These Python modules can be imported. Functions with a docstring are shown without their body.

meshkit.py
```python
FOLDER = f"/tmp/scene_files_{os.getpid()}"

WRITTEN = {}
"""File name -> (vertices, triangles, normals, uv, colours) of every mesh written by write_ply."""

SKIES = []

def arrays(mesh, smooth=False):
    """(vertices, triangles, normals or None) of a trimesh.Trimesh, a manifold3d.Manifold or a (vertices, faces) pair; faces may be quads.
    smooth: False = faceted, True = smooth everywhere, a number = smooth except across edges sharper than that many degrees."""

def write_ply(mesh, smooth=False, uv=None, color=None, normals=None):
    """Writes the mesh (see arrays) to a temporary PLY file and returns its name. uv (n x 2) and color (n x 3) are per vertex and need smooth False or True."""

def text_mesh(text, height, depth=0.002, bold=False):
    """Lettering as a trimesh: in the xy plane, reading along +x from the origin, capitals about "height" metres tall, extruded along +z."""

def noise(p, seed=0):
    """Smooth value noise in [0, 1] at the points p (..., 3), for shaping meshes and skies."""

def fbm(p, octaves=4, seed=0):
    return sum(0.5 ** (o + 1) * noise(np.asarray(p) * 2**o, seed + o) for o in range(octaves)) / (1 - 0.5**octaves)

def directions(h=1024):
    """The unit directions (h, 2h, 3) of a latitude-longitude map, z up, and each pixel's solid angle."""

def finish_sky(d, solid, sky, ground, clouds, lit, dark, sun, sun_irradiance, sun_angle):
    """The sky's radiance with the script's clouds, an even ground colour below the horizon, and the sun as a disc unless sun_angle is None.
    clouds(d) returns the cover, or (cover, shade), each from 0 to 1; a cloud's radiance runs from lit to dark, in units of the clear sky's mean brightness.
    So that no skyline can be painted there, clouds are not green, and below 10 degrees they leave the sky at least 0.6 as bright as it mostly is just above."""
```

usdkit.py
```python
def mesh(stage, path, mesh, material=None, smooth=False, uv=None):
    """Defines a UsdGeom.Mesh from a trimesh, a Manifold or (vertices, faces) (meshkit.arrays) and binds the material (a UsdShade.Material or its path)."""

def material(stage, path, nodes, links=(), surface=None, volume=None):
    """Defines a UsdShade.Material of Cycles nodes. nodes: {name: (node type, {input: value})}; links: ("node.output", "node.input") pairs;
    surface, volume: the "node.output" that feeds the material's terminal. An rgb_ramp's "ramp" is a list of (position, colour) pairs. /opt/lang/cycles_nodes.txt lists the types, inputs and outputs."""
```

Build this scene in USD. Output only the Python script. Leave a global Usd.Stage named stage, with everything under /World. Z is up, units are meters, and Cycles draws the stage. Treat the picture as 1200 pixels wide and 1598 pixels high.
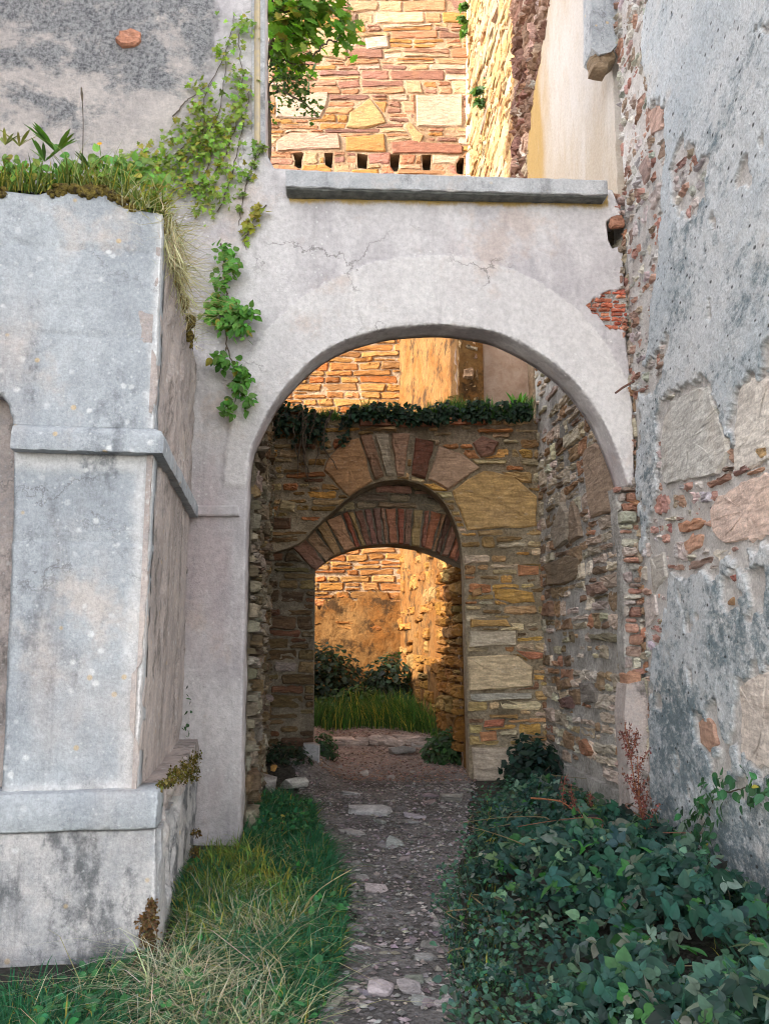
import math, numpy as np, shapely, shapely.affinity, trimesh, usdkit, meshkit
from shapely.geometry import Polygon, LineString, Point, box as sbox
from shapely.ops import unary_union
from scipy.spatial import Delaunay, ConvexHull
from pxr import Usd, UsdGeom, UsdLux, UsdShade, Gf, Sdf, Vt

stage = Usd.Stage.CreateInMemory()
UsdGeom.SetStageUpAxis(stage, 'Z'); UsdGeom.SetStageMetersPerUnit(stage, 1.0)
UsdGeom.Xform.Define(stage, '/World')
UsdGeom.Scope.Define(stage, '/World/Looks')

# ------------------------------------------------------------------ camera, sky, sun
EYE = np.array([0.0, 0.0, 1.6]); PITCH = math.radians(9.0); FPX = 1300.0
EXPOSURE = 2.72
SUN = np.array([-0.80, -0.34, 0.46]); SUN /= np.linalg.norm(SUN)
SUN_INT, SKY_STR = 0.5, 0.15
cam = UsdGeom.Camera.Define(stage, '/World/camera')
cam.CreateHorizontalApertureAttr(36.0); cam.CreateVerticalApertureAttr(48.0)
cam.CreateFocalLengthAttr(36.0 * FPX / 1200); cam.CreateExposureAttr(EXPOSURE)
cam.AddTranslateOp().Set(Gf.Vec3d(*EYE)); cam.AddRotateXOp().Set(90 + math.degrees(PITCH))
el, rot = math.asin(SUN[2]), math.atan2(SUN[0], SUN[1])
sky_mat = usdkit.material(stage, '/World/Looks/sky_look', {
    'sky': ('sky_texture', {'sky_type': 'single_scattering', 'sun_disc': False, 'sun_elevation': el, 'sun_rotation': rot}),
    'bw': ('rgb_to_bw', {}), 'cc': ('combine_color', {'color_type': 'rgb'}), 'warm': ('mix_color', {'blend_type': 'multiply', 'fac': 1.0, 'b': (1.22, 1.15, 1.09), 'use_clamp': False}),
    'tc': ('texture_coordinate', {}), 'n': ('noise_texture', {'scale': 2.2, 'detail': 6, 'roughness': .6}),
    'r': ('rgb_ramp', {'ramp': [(0.30, (.35,)*3), (0.62, (.92,)*3)]}), 'rb': ('rgb_to_bw', {}),
    'm': ('mix_color', {'use_clamp': False}), 'bg': ('background_shader', {'strength': SKY_STR})},
    [('sky.color', 'bw.color'), ('bw.val', 'cc.r'), ('bw.val', 'cc.g'), ('bw.val', 'cc.b'), ('cc.color', 'warm.a'),
     ('tc.generated', 'n.vector'), ('n.fac', 'r.fac'), ('r.color', 'rb.color'), ('rb.val', 'm.fac'),
     ('sky.color', 'm.a'), ('warm.result', 'm.b'), ('m.result', 'bg.color')], surface='bg.background')
dome = UsdLux.DomeLight.Define(stage, '/World/sky'); dome.CreateIntensityAttr(1.0)
UsdShade.MaterialBindingAPI.Apply(dome.GetPrim()).Bind(sky_mat)
dome.GetPrim().SetCustomDataByKey('kind', 'structure')
sun = UsdLux.DistantLight.Define(stage, '/World/sun')
sun.CreateIntensityAttr(SUN_INT); sun.CreateAngleAttr(0.5); sun.CreateColorAttr(Gf.Vec3f(1.0, 0.84, 0.64)); sun.CreateNormalizeAttr(True)
sun.AddTransformOp().Set(Gf.Matrix4d().SetRotate(Gf.Rotation(Gf.Vec3d(0, 0, 1), Gf.Vec3d(*SUN))))

# ------------------------------------------------------------------ scene helpers
COUNT = {}
def numbered(parent, name):
    k = (str(parent), name); n = COUNT.get(k, 0); COUNT[k] = n + 1
    return f'{parent}/{name}' if n == 0 else f'{parent}/{name}_{n:03d}'
def keys(p, **kw):
    for k, v in kw.items():
        if v: p.SetCustomDataByKey(k, v)
def mesh_prim(path, m, mat, tint=None, loc=None, smooth=False, attrs=None):
    v, f = m
    v = np.asarray(v, float)
    if loc is not None: v = v - np.asarray(loc)
    if (attrs or tint is not None) and smooth: smooth = True
    g = usdkit.mesh(stage, path, (v, np.asarray(f, int)), mat, smooth=smooth)
    api = UsdGeom.PrimvarsAPI(g)
    if tint is not None:
        tint = np.asarray(tint, np.float32)
        if tint.ndim == 1: tint = np.repeat(tint[None], len(v), 0)
        api.CreatePrimvar('tint', Sdf.ValueTypeNames.Float3Array, 'vertex').Set(Vt.Vec3fArray.FromNumpy(tint))
    for k, a in (attrs or {}).items():
        api.CreatePrimvar(k, Sdf.ValueTypeNames.FloatArray, 'vertex').Set(Vt.FloatArray.FromNumpy(np.asarray(a, np.float32)))
    return g.GetPrim()
class Thing:
    def __init__(self, name, label, cat, loc=(0, 0, 0), group=None, kind=None):
        self.path = numbered('/World', name); self.loc = np.array(loc, float)
        x = UsdGeom.Xform.Define(stage, self.path); x.AddTranslateOp().Set(Gf.Vec3d(*map(float, loc)))
        self.prim = x.GetPrim(); keys(self.prim, label=label, category=cat, group=group, kind=kind or ('thing' if cat in ('wall', 'pier', 'tower') else None))
    def part(self, name, m, mat, tint=None, parent=None, label=None, kind=None, smooth=False, attrs=None):
        p = mesh_prim(numbered(parent.GetPath() if parent else self.path, name), m, mat, tint, self.loc, smooth, attrs)
        keys(p, label=label, kind=kind)
        return p
def single(name, m, mat, label=None, cat=None, tint=None, group=None, kind=None, loc=None, smooth=False, attrs=None):
    path = numbered('/World', name)
    p = mesh_prim(path, m, mat, tint, loc, smooth, attrs)
    if loc is not None: UsdGeom.Xformable(p).AddTranslateOp().Set(Gf.Vec3d(*map(float, loc)))
    keys(p, label=label, category=cat, group=group, kind=kind)
    return p
def merge(ms, tints=None):
    vs, fs, ts, n = [], [], [], 0
    for i, (v, f) in enumerate(ms):
        vs.append(v); fs.append(np.asarray(f) + n); n += len(v)
        if tints is not None: ts.append(np.repeat(np.asarray(tints[i], float)[None], len(v), 0))
    m = (np.vstack(vs), np.vstack(fs))
    return (m, np.vstack(ts)) if tints is not None else m
def RNG(seed): return np.random.default_rng(seed)

# pixel of the photograph -> viewing direction
CP, SP = math.cos(PITCH), math.sin(PITCH)
def ray(px, py):
    u, v = (px - 600) / FPX, (799 - py) / FPX
    return np.array([u, CP - v * SP, SP + v * CP])
def at(px, py, Y):
    d = ray(px, py); return EYE + d * (Y / d[1])
def on_ground(px, py, z=0.0):
    d = ray(px, py); return EYE + d * ((z - EYE[2]) / d[2])
class Plane:                                     # a vertical plane: s along it, z up, h out of it
    def __init__(self, x, y, dx, dy):
        self.o = np.array([x, y, 0.0]); l = math.hypot(dx, dy); self.t = np.array([dx / l, dy / l, 0.0])
        self.n = np.array([self.t[1], -self.t[0], 0.0])
    def px(self, px, py, h=0.0):
        d = ray(px, py); o = self.o + h * self.n
        p = EYE + d * (((o - EYE) @ self.n) / (d @ self.n))
        return float((p - self.o) @ self.t), float(p[2])
    def pts(self, L): return [self.px(*p) for p in L]
    def poly(self, L): return Polygon(self.pts(L)).buffer(0)
    def to3(self, s, z, h=0.0):
        s, z, h = np.broadcast_arrays(np.asarray(s, float), z, h)
        return self.o + s[..., None] * self.t + h[..., None] * self.n + z[..., None] * np.array([0, 0, 1.0])
    def at_y(self, y): return (y - self.o[1]) / self.t[1]
    def at_x(self, x): return (x - self.o[0]) / self.t[0]
def polys(g):
    if g.is_empty: return []
    return [p for p in getattr(g, 'geoms', [g]) if p.geom_type == 'Polygon' and p.area > 1e-6]
def tri_region(P, poly):
    f = Delaunay(P).simplices
    c = P[f].mean(1)
    f = f[shapely.contains_xy(poly, c[:, 0], c[:, 1])]
    a, b, c = P[f[:, 0]], P[f[:, 1]], P[f[:, 2]]
    cr = (b - a)[:, 0] * (c - a)[:, 1] - (b - a)[:, 1] * (c - a)[:, 0]
    f[cr < 0] = f[cr < 0][:, ::-1]
    return f[np.abs(cr) > 1e-10]
def grid_in(poly, res, rng, jit=.25):
    x0, y0, x1, y1 = poly.bounds
    gx, gy = np.meshgrid(np.arange(x0, x1, res), np.arange(y0, y1, res))
    P = np.c_[gx.ravel(), gy.ravel()] + rng.uniform(-jit, jit, (gx.size, 2)) * res
    return P[shapely.contains_xy(poly.buffer(-res * .45), P[:, 0], P[:, 1])]
def relief(pl, poly, res, hf=None, depth=.3, nsk=2, skn=0.0, seed=0, edge=0.0):
    """A solid slab on the plane: relief hf(s, z) in front, sides, flat back."""
    rng = RNG(seed); poly = shapely.geometry.polygon.orient(poly, 1.0)
    rings = []
    for r in [poly.exterior, *poly.interiors]:
        c = np.array(shapely.segmentize(r, res).coords)[:-1]
        if edge: c = c + (np.stack([meshkit.fbm(np.c_[c * 9, np.full(len(c), 3.1 + k)], 3) for k in (0, 9)], 1) - .5) * 2 * edge
        rings.append(c)
    pp = Polygon(rings[0], rings[1:]).buffer(0)
    if pp.geom_type != 'Polygon': pp = max(pp.geoms, key=lambda g: g.area)
    B = np.vstack(rings); P = np.vstack([B, grid_in(pp, res, rng)])
    f = tri_region(P, pp)
    h = hf(P[:, 0], P[:, 1]) if hf else np.zeros(len(P))
    V = [pl.to3(P[:, 0], P[:, 1], h)]; F = [f]; n = len(P); o = 0; back = []
    for r in rings:
        m = len(r); prev = np.arange(o, o + m); hb = h[o:o + m]
        for k in range(1, nsk + 1):
            q = r.copy()
            if skn and k < nsk:
                q = q + (np.stack([meshkit.fbm(np.c_[r * 6, np.full(m, k * 2.7 + j)], 3) for j in (0, 11)], 1) - .5) * 2 * skn
            V.append(pl.to3(q[:, 0], q[:, 1], hb * (1 - k / nsk) - depth * k / nsk)); cur = np.arange(n, n + m); n += m
            a, b, a2, b2 = prev, np.roll(prev, -1), cur, np.roll(cur, -1)
            F += [np.c_[a, a2, b], np.c_[b, a2, b2]]; prev = cur
        back.append(prev); o += m
    fb = tri_region(B, pp); F.append(np.concatenate(back)[fb][:, ::-1])
    return (np.vstack(V), np.vstack(F)), P, len(P)
def nz(s, z, sc, seed=0, oc=4, sz=None):
    return meshkit.fbm(np.stack([s * sc, z * (sz or sc), np.full_like(np.asarray(s, float), seed * 7.3)], -1), oc, seed) - .5
def stone(pl, poly, h0, h1, rng, inset=.015, rough=.012, seg=None):
    if poly.geom_type != 'Polygon': poly = max(poly.geoms, key=lambda g: g.area)
    poly = shapely.geometry.polygon.orient(poly, 1.0)
    sz = math.sqrt(poly.area)
    c = np.array(shapely.segmentize(poly.exterior, seg or max(sz / 2.2, .03)).coords)[:-1]
    n = len(c); cen = np.array(poly.centroid.coords[0])
    c = c + rng.normal(0, min(.006, sz * .03), c.shape)
    d = cen - c; l = np.linalg.norm(d, axis=1, keepdims=True) + 1e-9
    ins = c + d / l * np.minimum(inset * rng.uniform(.5, 1.6, (n, 1)), l * .45)
    mid = c + d * .5 + rng.normal(0, sz * .03, c.shape)
    sh = h0 + (h1 - h0) * rng.uniform(.45, .8, n)
    tilt = rng.normal(0, rough * .8, 2) / max(sz, .05)
    top = lambda q: h1 + (q - cen) @ tilt + rng.normal(0, rough * .55, len(q))
    rows = [pl.to3(c[:, 0], c[:, 1], h0), pl.to3(c[:, 0], c[:, 1], sh), pl.to3(ins[:, 0], ins[:, 1], top(ins)), pl.to3(mid[:, 0], mid[:, 1], top(mid))]
    V = np.vstack(rows + [pl.to3(cen[0:1], cen[1:2], top(cen[None]))]); F = []
    i = np.arange(n); j = np.roll(i, -1)
    for k in range(3): F += [np.c_[k * n + i, k * n + j, (k + 1) * n + j], np.c_[k * n + i, (k + 1) * n + j, (k + 1) * n + i]]
    F.append(np.c_[3 * n + i, 3 * n + j, np.full(n, 4 * n)])
    return V, np.vstack(F)
def courses(region, rng, hr, wr, gap=.016, wob=.02, jit=.35, split=.3, amin=.0012, tilt=0.0):
    """Irregular coursed stones filling the region, as polygons in (s, z)."""
    s0, z0, s1, z1 = region.bounds; out = []; z = z0 - rng.uniform(0, hr[1]); k = 0
    prep = region
    line = lambda k, z: (lambda s: z + tilt * (s - s0) + wob * 2 * float(meshkit.noise(np.array([s * 1.7, k * 5.1, 2.0])) - .5) + wob * float(meshkit.noise(np.array([s * 6, k * 3.3, 7.0])) - .5))
    span = abs(tilt) * (s1 - s0); z -= span if tilt > 0 else 0
    lo = line(0, z)
    while z < z1 + (span if tilt < 0 else 0):
        h = rng.uniform(*hr); k += 1; z += h; hi = line(k, z)
        s = s0 - rng.uniform(0, wr[1]); ja = s
        while s < s1:
            w = wr[0] * (wr[1] / wr[0]) ** rng.random(); w = max(w, h * .5); e = s + w
            jb = e + rng.normal(0, h * jit * .35)
            mid = (s + e) / 2
            quads = [[(s, lo(s)), (mid, lo(mid)), (e, lo(e)), (jb, hi(jb)), (mid, hi(mid)), (ja, hi(ja))]]
            if rng.random() < split and h > hr[0] * 1.1:
                a, b = rng.uniform(.35, .65, 2); q = lambda f, p, sx: lo(sx) * (1 - f) + hi(sx) * f
                quads = [[(s, lo(s)), (e, lo(e)), ((e + jb) / 2, q(b, 0, e)), ((s + ja) / 2, q(a, 0, s))], [((s + ja) / 2, q(a, 0, s)), ((e + jb) / 2, q(b, 0, e)), (jb, hi(jb)), (ja, hi(ja))]]
            for qd in quads:
                p = Polygon(qd).buffer(0)
                r = min(.02, h * .16)
                p = p.buffer(-gap / 2 - r).buffer(r, quad_segs=1)
                if not p.is_empty and not prep.contains(p): p = p.intersection(region)
                for x in polys(p):
                    if x.area > amin:
                        hl = x.convex_hull
                        out.append(x if x.area / hl.area < .8 else hl)
            s, ja = e, jb
        lo = hi
    return out
def pick(pal, rng, var=.12):
    p = np.array(pal[0]); w = np.array(pal[1], float)
    c = p[rng.choice(len(p), p=w / w.sum())]
    return np.clip(c * (1 + rng.normal(0, var)) * (1 + rng.normal(0, var * .35, 3)), .01, .8)
def lay(th, pl, ps, pal, mat, rng, h0=-.02, hr=(.015, .04), limit=290, name='stone', rough=.01, inset=.014, parent=None, tintf=None):
    ps = sorted(ps, key=lambda p: -p.area); rest, rt = [], []
    for i, p in enumerate(ps):
        m = stone(pl, p, h0, rng.uniform(*hr), rng, inset, rough)
        t = pick(pal, rng)
        if tintf is not None: t = np.clip(t * tintf(*p.centroid.coords[0]), .01, .8)
        if i < limit: th.part(name, m, mat, t, parent)
        else: rest.append(m); rt.append(t)
    if rest:
        m, t = merge(rest, rt); th.part('small_' + name + 's', m, mat, t, parent, kind='stuff')
def tube(pts, rad, n=6):
    p = np.asarray(pts, float); rad = np.broadcast_to(np.asarray(rad, float), (len(p),))
    t = np.gradient(p, axis=0); t /= np.linalg.norm(t, axis=1, keepdims=True) + 1e-12
    a = np.cross(t, np.where(np.abs(t[:, 2:]) < .9, [0, 0, 1.0], [1.0, 0, 0])); a /= np.linalg.norm(a, axis=1, keepdims=True) + 1e-12
    b = np.cross(t, a); ang = np.arange(n) * 2 * np.pi / n
    v = (p[:, None] + rad[:, None, None] * (np.cos(ang)[None, :, None] * a[:, None] + np.sin(ang)[None, :, None] * b[:, None])).reshape(-1, 3)
    i, j = np.meshgrid(np.arange(len(p) - 1), np.arange(n), indexing='ij')
    q = np.stack([i * n + j, i * n + (j + 1) % n, (i + 1) * n + (j + 1) % n, (i + 1) * n + j], -1).reshape(-1, 4)
    c0, c1 = len(v), len(v) + 1
    k = np.arange(n); e = (len(p) - 1) * n
    f = np.vstack([q[:, [0, 1, 2]], q[:, [0, 2, 3]], np.c_[np.roll(k, -1), k, np.full(n, c0)], np.c_[e + k, e + np.roll(k, -1), np.full(n, c1)]])
    return np.vstack([v, p[:1], p[-1:]]), f
def spline(P, n):
    P = np.asarray(P, float); d = np.r_[0, np.cumsum(np.linalg.norm(np.diff(P, axis=0), axis=1))]
    from scipy.interpolate import PchipInterpolator
    return PchipInterpolator(d, P)(np.linspace(0, d[-1], n))
def extrude(pl, poly, h0, h1, bev=.004, hf=None):
    """A slab between h0 and h1 with a small chamfer on the front edges."""
    poly = shapely.geometry.polygon.orient(poly, 1.0); c = np.array(shapely.segmentize(poly.exterior, .08).coords)[:-1]; n = len(c)
    cen = c.mean(0); nx = np.roll(c, -1, 0) - np.roll(c, 1, 0); nx = np.c_[-nx[:, 1], nx[:, 0]]; nx /= np.linalg.norm(nx, axis=1, keepdims=True) + 1e-9
    ins = c + nx * bev
    V = np.vstack([pl.to3(c[:, 0], c[:, 1], h0), pl.to3(c[:, 0], c[:, 1], h1 - bev), pl.to3(ins[:, 0], ins[:, 1], h1)])
    i = np.arange(n); j = np.roll(i, -1); F = []
    for k in range(2): F += [np.c_[k * n + i, k * n + j, (k + 1) * n + j], np.c_[k * n + i, (k + 1) * n + j, (k + 1) * n + i]]
    f = tri_region(c, Polygon(c)); F += [f + 2 * n, f[:, ::-1]]
    return V, np.vstack(F)
def bar(A, Bp, prof):
    """Sweeps a closed profile of (out vector, up) offsets along A->B. A, Bp lists of 3D points per profile corner."""
    n = len(A); V = np.vstack([A, Bp]); i = np.arange(n); j = np.roll(i, -1)
    F = [np.c_[i, j, n + j], np.c_[i, n + j, n + i]]
    F += [np.array([[0, k + 1, k] for k in range(1, n - 1)]), np.array([[n, n + k, n + k + 1] for k in range(1, n - 1)])]
    return V, np.vstack(F)

# ------------------------------------------------------------------ materials
L = '/World/Looks/'
def M(name, nodes, links, surface='p.BSDF'): return usdkit.material(stage, L + name, nodes, links, surface=surface)
class G:
    """A small node-graph writer."""
    def __init__(s): s.N, s.K, s.i = {'geo': ('geometry', {})}, [], 0
    def add(s, kind, _in=None, **v):
        s.i += 1; k = f'{kind}{s.i}'; s.N[k] = (kind, v)
        for a, b in (_in or {}).items(): s.K.append((b, f'{k}.{a}'))
        return k
    def pos(s, sc=(1, 1, 1), loc=(0, 0, 0)): return s.add('mapping', {'vector': 'geo.position'}, scale=sc, location=loc) + '.vector'
    def noise(s, scale, detail=6, rough=.6, sc=(1, 1, 1), loc=(0, 0, 0), dist=0.0):
        return s.add('noise_texture', {'vector': s.pos(sc, loc)}, scale=scale, detail=detail, roughness=rough, distortion=dist) + '.fac'
    def vor(s, scale, sc=(1, 1, 1), feature='f1', loc=(0, 0, 0), out='distance'):
        return s.add('voronoi_texture', {'vector': s.pos(sc, loc)}, scale=scale, feature=feature) + '.' + out
    def step(s, x, a, b, lo=0.0, hi=1.0): return s.add('map_range', {'value': x}, range_type='smoothstep', from_min=a, from_max=b, to_min=lo, to_max=hi, clamp=True) + '.result'
    def mix(s, fac, a, b, mode='mix'):
        ins, v = {}, {'blend_type': mode}
        for k, x in (('fac', fac), ('a', a), ('b', b)):
            if isinstance(x, str): ins[k] = x
            else: v[k] = x
        return s.add('mix_color', ins, **v) + '.result'
    def math(s, op, a, b=0.0):
        ins, v = {}, {'math_type': op}
        for k, x in (('value1', a), ('value2', b)):
            if isinstance(x, str): ins[k] = x
            else: v[k] = x
        return s.add('math', ins, **v) + '.value'
    def bump(s, h, dist, strength=1.0, normal=None):
        ins = {'height': h}
        if normal: ins['normal'] = normal
        return s.add('bump', ins, distance=dist, strength=strength) + '.normal'
    def cracks(s, sc, th, mask=(.5, .62), loc=(0, 0, 0)):
        w = s.add('noise_texture', {'vector': s.pos((1, 1, 1), loc)}, scale=3.5, detail=6, roughness=.65) + '.color'
        a = s.add('vector_math', {'vector1': 'geo.position', 'vector2': s.add('vector_math', {'vector1': w}, math_type='scale', scale=.55) + '.vector'}, math_type='add') + '.vector'
        v = s.add('voronoi_texture', {'vector': a}, scale=sc, feature='distance_to_edge') + '.distance'
        return s.math('multiply', s.step(v, th, th * .3), s.step(s.noise(.8, 4, .6, loc=(4, 7, 1)), *mask))
    def sepz(s): return s.add('separate_xyz', {'vector': 'geo.position'})
    def done(s, name, color, normal=None, rough=.9, spec=.25):
        ins = {'base_color': color}
        if normal: ins['normal'] = normal
        p = s.add('principled_bsdf', ins, roughness=rough, specular_ior_level=spec)
        return M(name, s.N, s.K, p + '.BSDF')

def masonry_look(name, strata=1.0, grain=.5, stain=None, stain_amt=.3, patch=.35):
    g = G(); t = g.add('attribute', attribute='tint') + '.color'
    a = g.noise(5.0, 8, .68, (1, 1, 5.5), dist=.4); b = g.noise(2.2, 5, .6); c = g.noise(38, 5, .7); d = g.noise(11, 6, .7, (1, 1, 2.2))
    col = g.mix(1.0, t, g.mix(g.step(a, .3, .7), (.68, .65, .63), (1.32, 1.30, 1.27)), 'multiply')
    col = g.mix(g.step(d, .56, .72, 0, patch), col, g.mix(.5, col, (.62, .58, .52)))
    col = g.mix(g.step(b, .5, .75, 0, stain_amt), col, stain or (.10, .09, .07))
    col = g.mix(.55, col, g.mix(g.step(c, .3, .7), (.62,) * 3, (1.3,) * 3), 'multiply')
    n = g.bump(a, .035 * strata); n = g.bump(d, .03 * grain, normal=n); n = g.bump(c, .008, normal=n)
    return g.done(name, col, n)
STONE = masonry_look('rubble_stone', .65, .5)
STONE_WARM = masonry_look('warm_stone', .55, .4, stain=(.30, .16, .06), stain_amt=.25)
STONE_DARK = masonry_look('dark_stone', .65, .5, stain=(.05, .055, .035), stain_amt=.45)
STONE_SMOOTH = masonry_look('smooth_vein_stone', .35, .15, (.42, .30, .2), .25, .5)
BRICK = masonry_look('old_brick', strata=.4, stain=(.3, .27, .24), stain_amt=.3)
MORTAR_TAN = None
def mortar_look(name, base, light, dark, moss=None):
    g = G(); a = g.noise(3.2, 8, .65); b = g.noise(24, 6, .75); c = g.noise(1.1, 5, .6, (1, 1, .6)); v = g.vor(60)
    col = g.mix(g.step(a, .35, .65), base, light); col = g.mix(g.step(c, .48, .7), col, dark)
    col = g.mix(.7, col, g.mix(g.step(b, .3, .68), (.5,) * 3, (1.35,) * 3), 'multiply')
    n = g.bump(a, .06); n = g.bump(b, .03, normal=n); n = g.bump(v, .008, normal=n)
    return g.done(name, col, n)
MORTAR_PALE = mortar_look('pale_lime_mortar', (.34, .32, .29), (.50, .48, .45), (.20, .19, .17))
MORTAR_DARK = mortar_look('dark_mortar', (.15, .125, .09), (.26, .22, .16), (.075, .065, .045))
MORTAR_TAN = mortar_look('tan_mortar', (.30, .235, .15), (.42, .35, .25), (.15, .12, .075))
MORTAR_WARM = mortar_look('sandy_mortar', (.29, .20, .125), (.35, .265, .185), (.20, .125, .07)) # (0.276, 0.190, 0.109), (0.348, 0.263, 0.172), (0.198, 0.118, 0.057))

def facade_look():
    g = G(); big = g.noise(.75, 5, .6); mid = g.noise(2.6, 7, .65, (1, 1, .55)); fine = g.noise(22, 6, .75); pit = g.noise(75, 3, .7)
    col = g.mix(g.step(big, .38, .64), (.60, .57, .565), (.445, .415, .425))
    col = g.mix(g.step(mid, .46, .68, 0, .8), col, (.68, .65, .64))
    col = g.mix(g.step(g.noise(1.5, 6, .6, (1, 1, .35), (3, 9, 2)), .52, .72, 0, .65), col, (.50, .40, .395))
    col = g.mix(g.step(g.noise(4.5, 8, .72, (1.6, 1.6, .4), (7, 1, 2)), .56, .74, 0, .6), col, (.31, .29, .31))
    rg_ = g.add('attribute', attribute='ring') + '.fac'
    col = g.mix(g.math('multiply', rg_, .55), col, (.74, .71, .68))
    col = g.mix(g.step(g.noise(2.2, 8, .7, (1.8, 1.8, .16), (3, 1, 1)), .55, .72, 0, .55), col, (.36, .33, .33))
    col = g.mix(g.step(g.noise(1.3, 7, .68, loc=(8, 2, 5)), .56, .68, 0, .5), col, (.56, .44, .37))
    ck = g.cracks(.75, .010)
    col = g.mix(g.math('multiply', ck, .6), col, (.16, .14, .13))
    oc_ = g.math('add', g.add('attribute', attribute='ochre') + '.fac', g.math('multiply', g.math('subtract', g.noise(6, 7, .75, (1, 1, .6)), .5), 1.3))
    col = g.mix(g.step(oc_, .45, .95, 0, .85), col, (.46, .30, .05))
    v = g.vor(16, loc=(.3, .2, 0)); vm = g.math('multiply', g.step(v, .20, .12), g.step(g.noise(1.7, 3, .5, loc=(5, 5, 5)), .46, .6))
    col = g.mix(g.math('multiply', vm, .6), col, (.76, .75, .72))
    z = g.sepz() + '.z'                                   # wall foot: damp, greener and darker
    foot = g.math('multiply', g.step(z, 1.0, .0), g.step(g.noise(3, 6, .7, loc=(1, 2, 3)), .35, .6))
    col = g.mix(g.math('multiply', foot, .4), col, (.30, .29, .27))
    a = g.noise(1.2, 8, .7, (1, 1, 1.5), dist=.5); m = g.noise(30, 6, .8); b = g.noise(3.5, 7, .7, loc=(4, 4, 4)); v = g.vor(42)
    up = g.mix(g.step(b, .35, .66), (.76, .69, .64), (.60, .55, .52))
    dark = g.mix(g.step(m, .34, .62), (.12, .125, .135), (.46, .46, .46))
    f = g.math('add', a, g.math('multiply', g.math('subtract', z, 6.45), .14))
    f = g.math('add', f, g.math('multiply', g.math('subtract', g.noise(9, 7, .8), .5), .25))
    up = g.mix(g.step(f, .47, .60), up, dark)
    up = g.mix(g.step(g.noise(1.0, 6, .6, loc=(9, 1, 4)), .62, .72, 0, .7), up, (.58, .46, .30))
    up = g.mix(g.math('multiply', g.step(v, .16, .08), g.step(b, .5, .6)), up, (.10, .09, .09))
    hm = g.add('attribute', attribute='harl') + '.fac'
    hf = g.math('add', hm, g.math('multiply', g.math('subtract', g.noise(5, 8, .75), .5), .9))
    H = g.step(hf, .38, .62)
    col = g.mix(H, col, up)
    col = g.mix(.5, col, g.mix(g.step(fine, .3, .7), (.70,) * 3, (1.24,) * 3), 'multiply')
    col = g.mix(g.step(pit, .64, .74, 0, .45), col, (.22, .21, .20))
    n = g.bump(mid, .02); n = g.bump(fine, .014, normal=n); n = g.bump(pit, .004, normal=n); n = g.bump(g.math('multiply', m, H), .03, normal=n)
    return g.done('pale_render', col, n)
RENDER = facade_look()
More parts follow.
